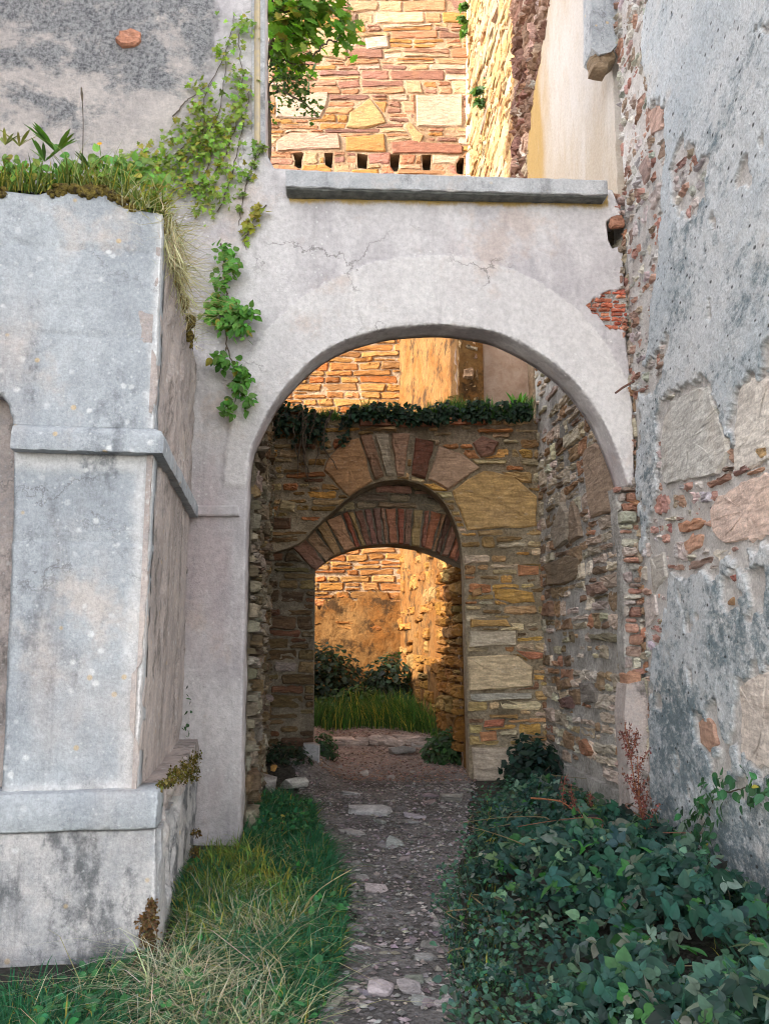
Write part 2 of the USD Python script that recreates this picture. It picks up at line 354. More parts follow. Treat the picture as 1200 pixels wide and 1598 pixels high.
def block_look(name='grey_ashlar_render', light=(.46, .485, .505), mid=(.335, .36, .385), dark=(.17, .185, .20), lichen=.8, dk=.53):
    g = G(); a = g.noise(1.6, 8, .7, (1, 1, .6)); b = g.noise(12, 9, .82); c = g.noise(55, 4, .75); d = g.noise(3.0, 7, .7, (1, 1, .5), (2, 8, 5))
    col = g.mix(g.step(a, .36, .64), light, mid)
    col = g.mix(g.step(b, .42, .62, 0, .6), col, g.mix(.6, col, (.24, .26, .28)))
    col = g.mix(g.step(g.noise(2.0, 8, .7, (1.8, 1.8, .15), (3, 6, 1)), .52, .70, 0, .75), col, dark)
    col = g.mix(g.step(g.noise(1.7, 7, .66, loc=(2, 4, 9)), .55, .70, 0, .6), col, (.58, .50, .44))
    eg = g.add('attribute', attribute='edge') + '.fac'
    col = g.mix(g.math('multiply', g.step(g.math('add', eg, g.math('multiply', g.math('subtract', g.noise(7, 6, .7), .5), .9)), .35, .9), .6), col, (.72, .70, .68))
    col = g.mix(g.math('multiply', g.cracks(.9, .008, (.52, .64), (1, 1, 1)), .55), col, (.13, .13, .13))
    col = g.mix(g.step(g.math('add', d, g.math('multiply', g.math('subtract', b, .5), .35)), dk, dk + .15, 0, .88), col, dark)
    v1 = g.vor(11, loc=(.7, .1, .4)); v2 = g.vor(26, loc=(.2, .9, .4)); zone = g.step(g.noise(1.5, 4, .6, loc=(3, 3, 1)), .42, .6)
    e1 = g.math('add', v1, g.math('multiply', g.math('subtract', b, .5), .42))
    col = g.mix(g.math('multiply', g.math('multiply', g.step(e1, .25, .10), zone), lichen), col, (.70, .71, .70))
    col = g.mix(g.math('multiply', g.step(g.math('add', v2, g.math('multiply', g.math('subtract', b, .5), .5)), .22, .05), lichen * .5), col, (.66, .67, .66))
    col = g.mix(g.math('multiply', g.step(g.vor(5.2, loc=(1.7, .3, .2)), .10, .05), lichen * .7), col, (.62, .42, .16))
    col = g.mix(g.step(g.noise(.9, 5, .6, (1, 1, .5), (1, 1, 8)), .55, .72, 0, .5), col, (.55, .47, .42))
    col = g.mix(.45, col, g.mix(g.step(c, .3, .7), (.66,) * 3, (1.25,) * 3), 'multiply')
    n = g.bump(d, .02); n = g.bump(b, .010, normal=n); n = g.bump(c, .006, normal=n)
    return g.done(name, col, n)
BLOCK = block_look()
PLINTH = block_look('weathered_plinth_render', (.58, .55, .53), (.36, .36, .365), (.10, .105, .11), .6, .475)
SIDE = block_look('pinkish_roughcast', (.54, .46, .42), (.34, .29, .265), (.10, .09, .08), .5)
def stucco_look():
    g = G(); bare = g.add('attribute', attribute='bare') + '.fac'
    a = g.noise(1.3, 7, .66, (1, .45, .7)); b = g.noise(19, 8, .8, (1, .5, .9)); c = g.noise(60, 4, .75); d = g.noise(2.2, 8, .7, (1.0, .5, .75), (4, 2, 7)); e = g.noise(1.2, 7, .66, (1, .5, .8), (8, 8, 2))
    col = g.mix(g.step(a, .36, .62), (.80, .825, .845), (.64, .70, .745))
    col = g.mix(g.step(e, .52, .66, 0, .8), col, (.78, .74, .70))
    f = g.math('add', g.math('multiply', d, .55), g.math('multiply', g.noise(1.1, 7, .68, (1.0, .5, .75), (1, 5, 3)), .45))
    f = g.math('add', f, g.math('multiply', g.math('subtract', b, .5), .55))
    z = g.sepz() + '.z'
    low = g.math('multiply', g.step(z, 3.2, 1.4), .085)
    col = g.mix(g.step(g.math('add', f, low), .51, .66, 0, .88), col, (.13, .20, .235))
    col = g.mix(g.step(b, .54, .66, 0, .6), col, (.26, .31, .35))
    col = g.mix(g.step(b, .46, .36, 0, .65), col, (.82, .84, .85))
    col = g.mix(g.step(g.math('add', g.vor(17, (1, .5, .8)), g.math('multiply', g.math('subtract', b, .5), .2)), .19, .07, 0, .9), col, (.04, .045, .05))
    col = g.mix(g.step(g.vor(38, loc=(.3, .2, .1)), .2, .1, 0, .5), col, (.80, .82, .82))
    br = g.mix(g.step(g.noise(5, 8, .7), .36, .64), (.62, .58, .55), (.76, .74, .72)); br = g.mix(g.step(g.noise(3, 7, .7, loc=(6, 1, 1)), .56, .7, 0, .8), br, (.22, .24, .25))
    br = g.mix(g.step(g.noise(2.2, 6, .7, loc=(2, 7, 1)), .60, .72, 0, .6), br, (.50, .38, .25))
    col = g.mix(bare, col, br)
    col = g.mix(.6, col, g.mix(g.step(c, .3, .7), (.6,) * 3, (1.3,) * 3), 'multiply')
    n = g.bump(b, .035); n = g.bump(c, .012, normal=n); n = g.bump(g.step(g.vor(20, (1, 1, .8)), .17, .08, 1, 0), .012, normal=n)
    return g.done('blue_grey_stucco', col, n)
STUCCO = stucco_look()
def plaster_in():
    g = G(); a = g.noise(1.1, 6, .6, (1, 1, .35)); b = g.noise(9, 7, .7, (1.5, 1.5, .5)); c = g.noise(40, 4, .7); y = g.sepz() + '.y'
    col = g.mix(g.step(a, .36, .62), (.50, .47, .44), (.42, .36, .29))
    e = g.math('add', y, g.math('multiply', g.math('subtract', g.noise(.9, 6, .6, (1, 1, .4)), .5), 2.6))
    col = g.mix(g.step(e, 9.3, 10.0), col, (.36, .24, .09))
    col = g.mix(g.step(b, .54, .74, 0, .5), col, (.42, .32, .22)); col = g.mix(.4, col, g.mix(g.step(c, .3, .7), (.7,) * 3, (1.2,) * 3), 'multiply')
    n = g.bump(b, .02); n = g.bump(c, .006, normal=n)
    return g.done('inner_plaster', col, n)
PLASTER = plaster_in()
def old_plaster():
    g = G(); a = g.noise(1.6, 7, .65); b = g.noise(12, 7, .75); c = g.noise(45, 4, .7)
    col = g.mix(g.step(a, .38, .62), (0.210, 0.113, 0.038), (0.181, 0.076, 0.015)); col = g.mix(g.step(g.noise(2.6, 7, .7, loc=(3, 1, 4)), .50, .62, 0, .9), col, (0.042, 0.022, 0.007))
    col = g.mix(.7, col, g.mix(g.step(b, .3, .7), (.55,) * 3, (1.35,) * 3), 'multiply')
    n = g.bump(a, .06); n = g.bump(b, .04, normal=n); n = g.bump(c, .01, normal=n)
    return g.done('ochre_plaster', col, n)
OCHRE = old_plaster()
def soil(name, base, alt, chip, amt, sc=34):
    g = G(); a = g.noise(1.6, 7, .65); b = g.noise(18, 7, .75); v = g.vor(sc, out='color'); vd = g.vor(sc)
    bw = g.add('rgb_to_bw', {'color': v}) + '.val'
    col = g.mix(g.step(a, .38, .62), base, alt); col = g.mix(g.math('multiply', g.step(bw, .58, .75), amt), col, chip)
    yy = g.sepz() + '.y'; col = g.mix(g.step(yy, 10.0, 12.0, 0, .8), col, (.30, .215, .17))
    col = g.mix(.75, col, g.mix(g.step(b, .3, .7), (.5,) * 3, (1.4,) * 3), 'multiply')
    n = g.bump(b, .04); n = g.bump(vd, .012, normal=n)
    return g.done(name, col, n)
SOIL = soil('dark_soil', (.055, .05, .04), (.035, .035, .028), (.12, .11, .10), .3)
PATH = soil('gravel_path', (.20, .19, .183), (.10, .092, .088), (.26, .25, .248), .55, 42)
def leafy(name, trans=.3, rough=.45, spec=.4):
    g = G(); t = g.add('attribute', attribute='tint') + '.color'; a = g.noise(30, 4, .6)
    col = g.mix(.5, t, g.mix(g.step(a, .3, .7), (.65,) * 3, (1.35,) * 3), 'multiply')
    p = g.add('principled_bsdf', {'base_color': col}, roughness=rough, specular_ior_level=spec)
    tr = g.add('translucent_bsdf', {'color': g.mix(1.0, col, (1.5, 1.5, .6), 'multiply')})
    m = g.add('mix_closure', {'closure1': p + '.BSDF', 'closure2': tr + '.BSDF'}, fac=trans)
    return M(name, g.N, g.K, m + '.closure')
LEAF, GRASS = leafy('leaf', .3, .58, .3), leafy('grass_blade', .25, .6, .25)
def simple(name, c, c2, sc=20, bump=.01, rough=.85):
    g = G(); a = g.noise(sc, 7, .7); col = g.mix(g.step(a, .35, .65), c, c2); return g.done(name, col, g.bump(a, bump), rough)
BARK = simple('twig_bark', (.13, .10, .07), (.07, .055, .04), 40)
RUST = simple('rusty_iron', (.16, .07, .045), (.08, .05, .045), 60, .003, .7)
MOSS = simple('brown_moss', (.30, .23, .05), (.07, .05, .022), 34, .06, 1.0)
SLAB = simple('pale_slab_stone', (.34, .34, .34), (.22, .22, .225), 14, .015)
DARKHOLE = simple('hole_shade', (.03, .022, .015), (.015, .012, .01), 20)  # near-black that stands for the shade inside a hole; bound nowhere
SILL = block_look('grey_sill_stone', (.56, .56, .56), (.45, .455, .46), (.2, .2, .2), .35)
DOCK = leafy('dock_seed', .1, .8, .1)

# ------------------------------------------------------------------ planes of the building
A3, A8 = math.radians(3), math.radians(8)
F = Plane(-1.113, 6.8, math.cos(A3), math.sin(A3))                  # gateway wall
B = Plane(-1.12, 4.47, math.cos(A8), math.sin(A8))                  # front of the left pier
BS = Plane(-1.12, 4.47, -math.sin(A8), math.cos(A8))                # its side
RS = Plane(2.15, 6.9, -.038, -1)                                    # stuccoed wall on the right, outside
RP = Plane(2.15, 6.9, .0618, -1)                                    # the same wall inside the passage
UR = Plane(2.15, 7.25, .0503, -1)                                   # above it, inside the upper room
LP = Plane(-1.13, 7.08, -.1, 1)                                     # left wall of the passage
I1 = Plane(-1.45, 10.3, 1, 0)                                       # wall across the passage: front leaf
I2 = Plane(-1.45, 10.44, 1, .155)                                      # its rear leaf with the brick arch
FW = Plane(0, 16.0, 1, 0)                                           # far wall
FR = Plane(1.03, 11.1, .149, -1)                                    # right wall of the far room
ss = lambda a, b, x: (lambda t: t * t * (3 - 2 * t))(np.clip((np.asarray(x, float) - a) / (b - a), 0, 1))
def gz(x, y):
    x, y = np.asarray(x, float), np.asarray(y, float)
    n = meshkit.fbm(np.stack([x * 1.3, y * 1.3, np.zeros_like(x)], -1), 4, 5) - .5
    return .09 * n + .32 * ss(10.9, 13.2, y) + .10 * ss(.9, 1.7, x) * ss(8.5, 6.5, y) + .05 * ss(-.6, -1.3, x) + .22 * ss(-.45, -.95, x) * ss(9.2, 10.2, y) * ss(11.6, 10.9, y)
def drop(px, py):
    d = ray(px, py); Ys = np.arange(1.6, 16, .02); P = EYE + d * (Ys / d[1])[:, None]
    k = np.nonzero(P[:, 2] <= gz(P[:, 0], P[:, 1]))[0]
    if not len(k): return on_ground(px, py)
    p = P[k[0]]; p[2] = float(gz(p[0], p[1])); return p

# ------------------------------------------------------------------ ground and path
gx = np.r_[-3000, -300, -40, -10, np.linspace(-6, 6, 170), 10, 40, 300, 3000]; gy = np.r_[-3000, -300, -40, -8, np.linspace(-3, 20, 300), 26, 60, 400, 3000]
X, Y = np.meshgrid(gx, gy); Z = gz(X, Y); nx = len(gx)
i, j = np.meshgrid(np.arange(len(gy) - 1), np.arange(nx - 1), indexing='ij'); a = (i * nx + j).ravel()
single('ground', (np.c_[X.ravel(), Y.ravel(), Z.ravel()], np.vstack([np.c_[a, a + 1, a + nx + 1], np.c_[a, a + nx + 1, a + nx]])), SOIL, 'dark soil floor of the ruin and its forecourt', 'ground', kind='structure', smooth=True)
pe = [on_ground(*p)[:2] for p in [(480, 1598), (528, 1500), (545, 1440), (535, 1360), (505, 1290), (470, 1240), (415, 1200), (418, 1178), (500, 1172)]]
pe2 = [on_ground(*p)[:2] for p in [(722, 1172), (735, 1215), (735, 1260), (725, 1330), (705, 1420), (712, 1500), (735, 1598)]]
path_poly = Polygon([(-.35, 1.5), *pe, (-.75, 11.0), (-.75, 13.2), (.75, 13.2), (.95, 11.2), *pe2, (.45, 1.5)]).buffer(.05).buffer(-.05)
def sheet(poly, res, dz, seed=0, edge=.06):
    rng = RNG(seed); c = np.array(shapely.segmentize(poly.exterior, res).coords)[:-1]
    c = c + (np.stack([meshkit.fbm(np.c_[c * 4, np.full(len(c), k)], 4) for k in (0., 9.)], 1) - .5) * 2 * edge
    pp = Polygon(c).buffer(0); P = np.vstack([c, grid_in(pp, res, rng)]); f = tri_region(P, pp)
    n = meshkit.fbm(np.c_[P * 9, np.zeros(len(P))], 3, 2) - .5
    z = gz(P[:, 0], P[:, 1]) + dz + .012 * n; z[:len(c)] -= .03
    return np.c_[P, z], f
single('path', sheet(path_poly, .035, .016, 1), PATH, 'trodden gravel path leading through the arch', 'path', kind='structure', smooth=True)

# ------------------------------------------------------------------ gateway wall
arch_px = [(386, 760), (390, 712), (405, 670), (432, 622), (465, 583), (507, 548), (560, 524), (625, 510), (690, 507), (760, 516), (830, 546), (895, 596), (938, 655), (964, 715), (978, 757)]
arch = spline(F.pts(arch_px), 60)
zb = -.25
left_foot = F.px(374, 1345)[0]
gate_out = [F.px(-260, -260), F.px(414, -260), F.px(414, 236), F.px(428, 262), F.px(955, 296), F.px(968, 330), F.px(972, 400), F.px(976, 520), F.px(986, 620), F.px(990, 757)]
bp = F.poly([(914, 476), (922, 472), (926, 464), (936, 466), (940, 457), (953, 452), (960, 456), (968, 450), (1000, 452), (1000, 512), (968, 514), (958, 508), (950, 511), (938, 499), (932, 490), (924, 489), (921, 482)])
gate_poly = Polygon([(F.px(-260, 0)[0], zb), *gate_out, *arch[::-1].tolist(), (left_foot, zb)]).buffer(0)
hole = F.poly([(946, 346), (958, 337), (972, 339), (975, 352), (973, 382), (955, 387), (949, 374)])
gate_poly = max(polys(gate_poly.difference(bp).difference(hole)), key=lambda p: p.area)
ring = Polygon([*arch.tolist(), *spline(F.pts([(1010, 690), (975, 590), (930, 516), (850, 446), (770, 412), (690, 399), (600, 406), (520, 436), (450, 480), (395, 545), (360, 640), (350, 760)]), 50).tolist()]).buffer(0)
ring_in = ring.intersection(gate_poly)
def gate_h(s, z):
    w = (meshkit.noise(np.stack([s * 8, z * 8, np.zeros_like(s)], -1)) - .5) * .02
    return .010 * nz(s, z, 1.3, 1) + .007 * nz(s, z, 7, 2, 3) + .018 * shapely.contains_xy(ring_in, s + w, z + w)
gate = Thing('gateway_wall', 'pale rendered wall pierced by the big front archway below the stone sill', 'wall', (-1.1, 6.8, 0))
up_poly = F.poly([(-250, 240), (60, 240), (200, 240), (270, 205), (315, 150), (335, 60), (340, -260), (-250, -260)])
gm, gP, gn = relief(F, gate_poly, .022, gate_h, .30, 4, .02, 3)
harl = np.zeros(len(gm[0])); dd = shapely.distance(shapely.points(gP), up_poly); di = shapely.distance(shapely.points(gP), up_poly.exterior)
harl[:gn] = np.clip(.5 + np.where(dd > 0, -dd, di) / .5, 0, 1)
och = np.zeros(len(gm[0])); zz_ = np.interp(gP[:, 0], [F.px(446, 309)[0], F.px(948, 318)[0]], [F.px(446, 309)[1], F.px(948, 318)[1]]) - gP[:, 1]
och[:gn] = np.where((gP[:, 0] > F.px(452, 309)[0]) & (gP[:, 0] < F.px(950, 318)[0]) & (zz_ > -.1), np.clip(1 - zz_ / .10, 0, 1), 0)
rgm = np.zeros(len(gm[0])); rgm[:gn] = shapely.contains_xy(ring_in, gP[:, 0], gP[:, 1])
gate.part('render_face', gm, RENDER, smooth=True, attrs={'harl': harl, 'ring': rgm, 'ochre': och})
r = RNG(4)
gate.part('stone', stone(F, F.poly([(188, 52), (205, 46), (221, 53), (222, 66), (210, 74), (192, 75), (183, 66)]), 0, .05, r, .01, .008), BRICK, (.52, .25, .16), label='reddish stone showing in the grey harling')
gate.part('jamb_strip', extrude(F, F.poly([(391, -240), (413, -240), (414, 232), (394, 232)]), .001, .03, .006), SILL, label='grooved window jamb with an ochre streak')
gate.part('jamb_roll', tube([F.to3(*F.px(402, yy), .03) for yy in np.linspace(-240, 228, 14)], .028, 8), simple('ochre_stone', (.50, .40, .24), (.38, .33, .26), 8), smooth=True)
# sill: fascia above an underside whose dark colour holds shade and algae
OUT = .158
sL_, sR_ = F.px(446, 265, OUT), F.px(948, 281, OUT)
fb = lambda k: F.px(446, 290, OUT)[1] * (1 - k) + F.px(948, 303, OUT)[1] * k
ub = lambda k: F.px(446, 309, 0)[1] * (1 - k) + F.px(948, 318, 0)[1] * k
def sweep(prof, k0=0.0, k1=1.0, n=44, seed=8, jit=.0022):
    rr = RNG(seed); rows = []
    for k in np.linspace(k0, k1, n): rows.append(np.vstack([F.to3(sL_[0] * (1 - k) + sR_[0] * k, z, h) for h, z in prof(k)]) + rr.normal(0, jit, (len(prof(k)), 3)))
    m = len(rows[0]); f = []
    for k in range(n - 1):
        for q in range(m): a_, b_ = k * m + q, k * m + (q + 1) % m; f += [[a_, b_, a_ + m], [b_, b_ + m, a_ + m]]
    f += [[0, q + 1, q] for q in range(1, m - 1)] + [[(n - 1) * m, (n - 1) * m + q, (n - 1) * m + q + 1] for q in range(1, m - 1)]
    return np.vstack(rows), np.array(f)
zt_s = lambda k: sL_[1] * (1 - k) + sR_[1] * k
gate.part('sill', sweep(lambda k: [(-.05, fb(k)), (-.05, zt_s(k) + .02), (OUT - .02, zt_s(k) + .012), (OUT, zt_s(k) - .004), (OUT, fb(k) + .006), (OUT - .008, fb(k))]), SILL)
gate.part('sill_underside', sweep(lambda k: [(-.05, ub(k)), (-.05, fb(k) - .002), (OUT - .022, fb(k) - .002), (OUT - .03, fb(k) - .012), (.016, ub(k))], .004, .996, seed=9), simple('shade_algae_sill', (.16, .165, .15), (.08, .085, .078), 12), label='underside of the sill coloured dark for shade and algae')
# remains of the lower right jamb
gate.part('jamb', relief(F, F.poly([(978, 1068), (1004, 1062), (1013, 1110), (1014, 1290), (1012, 1330), (984, 1330), (980, 1200), (974, 1120)]), .02, lambda s, z: .005 + .03 * nz(s, z, 5, 77), .25, 3, .015, 78, .012)[0], SIDE, label='stump of the pinkish right jamb')
gate.part('jamb_stone', stone(F, F.poly([(978, 1052), (992, 1044), (1004, 1052), (1003, 1068), (980, 1070)]), -.2, .0, r), STONE, (.42, .24, .16))
# stub of a grey pilaster hanging beside the sill
stub = F.poly([(917, -240), (958, -240), (960, 78), (948, 92), (930, 96), (918, 86)])
gate.part('pilaster_stub', relief(F, stub, .03, lambda s, z: .10 + .01 * nz(s, z, 5, 3), .16, 3, .012, 7, .008)[0], BLOCK, label='broken grey pilaster stub right of the sill', smooth=30)
gate.part('stub_stone', stone(F, F.poly([(919, 84), (934, 80), (955, 84), (958, 98), (944, 114), (924, 112)]), -.1, .07, r, .02, .02), STONE_DARK, (.24, .18, .12), label='dark stone under the pilaster stub')
# torn edge of the wall on the right: bricks and rubble
edge_px = [(948, 320), (960, 322), (973, 338), (978, 420), (984, 520), (992, 620), (996, 757), (982, 765), (976, 757), (984, 700), (975, 600), (966, 470), (955, 380)]
rub = F.poly([(955, 300), (975, 300), (1000, 470), (1008, 760), (1012, 1060), (980, 1060), (975, 860), (960, 760), (980, 757), (985, 640), (972, 540), (965, 400)]).difference(hole); rub = max(polys(rub), key=lambda p: p.area)
gate.part('rubble_core', relief(F, rub, .03, lambda s, z: -.05 + .07 * nz(s, z, 4, 9) + .04 * nz(s, z, 16, 3), .22, 2, .03, 11, .02)[0], MORTAR_PALE, label='torn rubble edge of the wall')
pal_edge = ([(.44, .26, .20), (.42, .38, .34), (.30, .24, .19), (.50, .46, .42), (.36, .20, .15)], [3, 3, 2, 3, 2])
lay(gate, F, courses(rub, RNG(12), (.05, .12), (.07, .2), .014, .02, .6, .3, .0015), pal_edge, STONE, RNG(13), -.06, (-.025, .04), 120)
bp2 = bp.intersection(F.poly([(900, 440), (974, 440), (978, 530), (900, 530)])).buffer(.015)
bs_ = [p for p in courses(bp2, RNG(15), (.034, .05), (.07, .16), .009, .012, .3, .1, .0005)]
lay(gate, F, bs_, ([(.56, .20, .12), (.50, .17, .11), (.60, .27, .17)], [2, 2, 1]), BRICK, RNG(16), -.08, (-.016, .008), 60, 'brick', .008, .008)
gate.part('brick_mortar', extrude(F, bp2.buffer(.01), -.12, -.022, .004), MORTAR_PALE)
gate.part('socket', extrude(F, hole.buffer(.03), -.31, -.27, .004), MORTAR_DARK, label='dark hole where a stone has fallen out')
gate.part('socket_stone', stone(F, F.poly([(948, 352), (952, 341), (968, 337), (973, 346), (972, 354), (952, 358)]), 0, .05, r, .01, .006), STONE, (.40, .20, .13))
rod0, rod1 = F.to3(*F.px(1000, 588), .03), F.to3(*F.px(951, 621), .16)
single('iron_rod', tube(np.linspace(rod0 + (rod0 - rod1) * .3, rod1, 6) + np.array([[0, 0, .004 * math.sin(k * 2.1)] for k in range(6)]), [.011, .011, .011, .010, .010, .009], 7), RUST, 'thin rusty iron rod sticking out beside the right side of the arch', 'rod', loc=rod1, smooth=35)
# string course returning along the wall beside the pier
st = [F.px(296, 790), F.px(372, 790), F.px(374, 797), F.px(374, 806), F.px(296, 806)]
gate.part('string_course', extrude(F, Polygon(st), -.01, .055, .012), RENDER)

# ------------------------------------------------------------------ left pier
pier = Thing('rendered_pier', 'grey rendered pier with a moulded cornice and plinth left of the arch', 'pier', (-1.6, 4.5, 0))
LX = B.px(-140, 900)[0]; U0, S0 = -.148, -.15                                                            # the pier runs on out of the picture
def bpoly(px, sL=LX): q = B.pts(px); return q
top = B.pts([(-120, 300), (0, 299), (60, 303), (110, 294), (135, 300), (160, 296), (190, 312), (215, 328), (235, 331), (254, 334)])
cor_z = B.px(243, 672)[1]; cor_b = B.px(240, 710)[1]; base_t = B.px(0, 1240)[1]; base_b = B.px(244, 1292)[1]
upper_poly = Polygon([(LX, cor_z), (U0, cor_z), *top[::-1], (LX, top[0][1])]).buffer(0)
niche = B.poly([(-200, 610), (-30, 605), (0, 615), (14, 632), (21, 655), (20, 760), (14, 900), (6, 1100), (0, 1240), (-200, 1240)])
upper_poly = upper_poly.difference(niche); up2 = max(polys(upper_poly), key=lambda p: p.area)
def rough(a, b, s1=2.0, s2=9.0, seed=0): return lambda s, z: a * nz(s, z, s1, seed) + b * nz(s, z, s2, seed + 1, 3)
def up_h(s, z):
    zj = B.px(120, 386)[1]
    return .012 * nz(s, z, 1.5, 3) + .008 * nz(s, z, 8, 4, 3) - .014 * (np.abs(z - zj - .02 * nz(s, z, 3, 8)) < .011) - .010 * (np.abs(z - B.px(120, 522)[1] - .02 * nz(s, z, 3, 9)) < .010)
sidelen = 2.30
def body(poly, hf, mat, name, z0, z1, inset=0.0, side_h=None, res=.022):
    m1, P1, n1 = relief(B, poly, res, hf, .18, 2, .0, 7, .009); ed = np.zeros(len(m1[0]))
    if name == 'shaft': ed[:n1] = np.clip(1.2 - np.minimum(S0 - P1[:, 0], np.minimum(cor_b - P1[:, 1], P1[:, 1] - base_t + .05)) / .16, 0, 1)
    elif name == 'upper_block': ed[:n1] = np.clip(.9 - (U0 - P1[:, 0]) / .12, 0, 1)
    p = pier.part(name, m1, mat, smooth=True, attrs={'edge': ed})
    return p
body(up2, up_h, BLOCK, 'upper_block', 0, 0)
# shaft: slightly recessed and battered, its right edge follows the photograph
e_t, e_b = B.px(240, 712)[0], B.px(212, 1240)[0]
shaft = Polygon([(LX, base_t), (e_b, base_t), (e_t, cor_b + .03), (LX, cor_b + .03)]).difference(niche); shaft = max(polys(shaft), key=lambda p: p.area)
body(shaft, lambda s, z: -.03 + .012 * nz(s, z, 1.4, 13) + .008 * nz(s, z, 8, 14, 3) + .009 * ((S0 - s) < .07 + .02 * nz(s, z, 4, 3)) - .010 * (np.abs(z - B.px(120, 842)[1] - .02 * nz(s, z, 3, 9)) < .010), BLOCK, 'shaft', 0, 0)
pb = B.px(247, 1300)[0]; pt = .01
base_poly = Polygon([(LX, base_b), (B.px(247, 1292)[0], base_b), (B.px(250, 1250)[0], base_t + .01), (LX, base_t + .01)])
def base_h(s, z):
    t = np.clip((z - base_b) / (base_t - base_b), 0, 1); return .035 + .022 * np.sqrt(np.clip(1 - (2 * t - 1) ** 2, 0, 1)) + .006 * nz(s, z, 6, 21)
body(base_poly, base_h, BLOCK, 'base_moulding', 0, 0, res=.018)
plinth_poly = Polygon([(LX, zb), (B.px(243, 1512)[0] - .01, zb), (B.px(243, 1512)[0], 0), (B.px(245, 1300)[0], base_b - .004), (LX, base_b - .004)])
body(plinth_poly, lambda s, z: .015 + .02 * nz(s, z, 1.6, 23) + .016 * nz(s, z, 9, 24, 3), PLINTH, 'plinth', 0, 0)
# the side of the pier, in three storeys
s_end = BS.px(308, 700)[0]; s_end = 2.35
def side(z0, z1, s0a, s0b, h, name, mat, top=None, seed=0, amp=1.0):
    P = Polygon([(s0b, z0), (s_end, z0), (s_end, z1), (s0a, z1)] if top is None else [(s0b, z0), (s_end, z0), *top, ])
    pier.part(name, relief(BS, P, .025, lambda s, z: h + amp * (.045 * nz(s, z, 2.2, seed, 5) + .040 * nz(s, z, 9, seed + 1, 4) - .06 * ss(.10, .20, nz(s, z, 3.0, seed + 9, 4, 1.6))), .18, 1, 0, seed)[0], mat, smooth=40)
zt = top[-1][1]
side(cor_z, zt, .0, .0, U0 - .004, 'upper_side', SIDE, [(s_end, zt - .1), (1.6, zt - .05), (.9, zt + .05), (.4, zt - .03), (0, zt - .01)], 31, 1.6)
off_t, off_b = -e_t, -e_b
BU = Plane(*(BS.o + BS.n * U0)[:2], *BS.t[:2])
sd = Polygon([(.002, base_t), (s_end, base_t), (s_end, cor_b + .03), (.002, cor_b + .03)])
def side_batter(s, z):
    t = (z - base_t) / (cor_b - base_t)
    return (e_b + (e_t - e_b) * t) + .04 * nz(s, z, 2.2, 41, 5) + .036 * nz(s, z, 9, 42, 4) - .05 * ss(.10, .20, nz(s, z, 3.0, 49, 4, 1.6)) - .05 * ss(.012, .0, np.abs(s - 1.72 - .10 * nz(s, z, 1.3, 77) - .02 * nz(s, z, 9, 5)))*ss(1.2,1.5,z)
pier.part('side_shaft', relief(BS, sd, .022, side_batter, .18, 1, 0, 4)[0], SIDE, smooth=40, label='rough pinkish side of the pier with a long crack')
side(base_b, base_t + .002, .17, .17, -.02, 'side_base', SIDE, None, 51, 1.0)
side(zb, base_b - .004, 0, 0, -.03, 'side_plinth', PLINTH, None, 61, 1.4)
# cornice: one moulding on the front, one on the side
def moulding(pl, s0, s1, zt_, zb_, out, mat, name, mit0=0, mit1=0, n=24, seed=1):
    rg = RNG(seed); H = zt_ - zb_; prof = [(-.06, 0), (-.06, H), (out * .2, H), (out * .75, H * .86), (out, H * .62), (out, H * .12), (out * .93, 0)]
    rows = []
    for k in range(n):
        t = k / (n - 1); rows.append(np.vstack([pl.to3(s0 + (s1 - s0) * t - mit0 * h * (1 - t) + mit1 * h * t, zb_ + z, h) for h, z in prof]) + (rg.normal(0, .0022, (len(prof), 3)) if 0 < k < n - 1 else 0))
    m = len(prof); f = []
    for k in range(n - 1):
        for q in range(m): a_, b_ = k * m + q, k * m + (q + 1) % m; f += [[a_, b_, a_ + m], [b_, b_ + m, a_ + m]]
    f += [[0, q + 1, q] for q in range(1, m - 1)] + [[(n - 1) * m, (n - 1) * m + q, (n - 1) * m + q + 1] for q in range(1, m - 1)]
    return pier.part(name, (np.vstack(rows), np.array(f)), mat, smooth=30)
moulding(B, B.px(22, 690)[0], U0, cor_z + .005, cor_b, .062, BLOCK, 'cornice', 0, 1)
moulding(BU, 0.0, s_end - .05, cor_z + .005, cor_b, .062, BLOCK, 'cornice', 1, 0)
lg = np.array([B.to3(LX, 0, .03), B.to3(-.045, 0, .03), B.to3(-.045, 0, .0), BS.to3(s_end, 0, -.03), BS.to3(s_end, 0, -.03) + B.t * LX])[:, :2]
lgc = np.array(shapely.segmentize(Polygon(lg).exterior, .1).coords)[:-1]; lgp = np.vstack([lgc, grid_in(Polygon(lg), .06, RNG(6))]); lgz = base_t - .012 + .03 * (meshkit.fbm(np.c_[lgp * 5, np.zeros(len(lgp))], 3) - .5)
pier.part('base_ledge', (np.c_[lgp, lgz], tri_region(lgp, Polygon(lg))), SIDE, smooth=True)
# niche: rough brown stone behind the left edge
nb = niche.buffer(.05).intersection(sbox(LX, zb, 2, 9))
pier.part('niche_back', relief(B, nb, .04, rough(.04, .03, 3, 12, 71), .1, 1, 0, 71)[0] if False else relief(Plane(B.o[0] - B.n[0] * .2, B.o[1] - B.n[1] * .2, B.t[0], B.t[1]), nb, .04, rough(.05, .03, 3, 12, 71), .1, 1, 0, 71)[0], SIDE, label='recessed niche back of brown rubble')
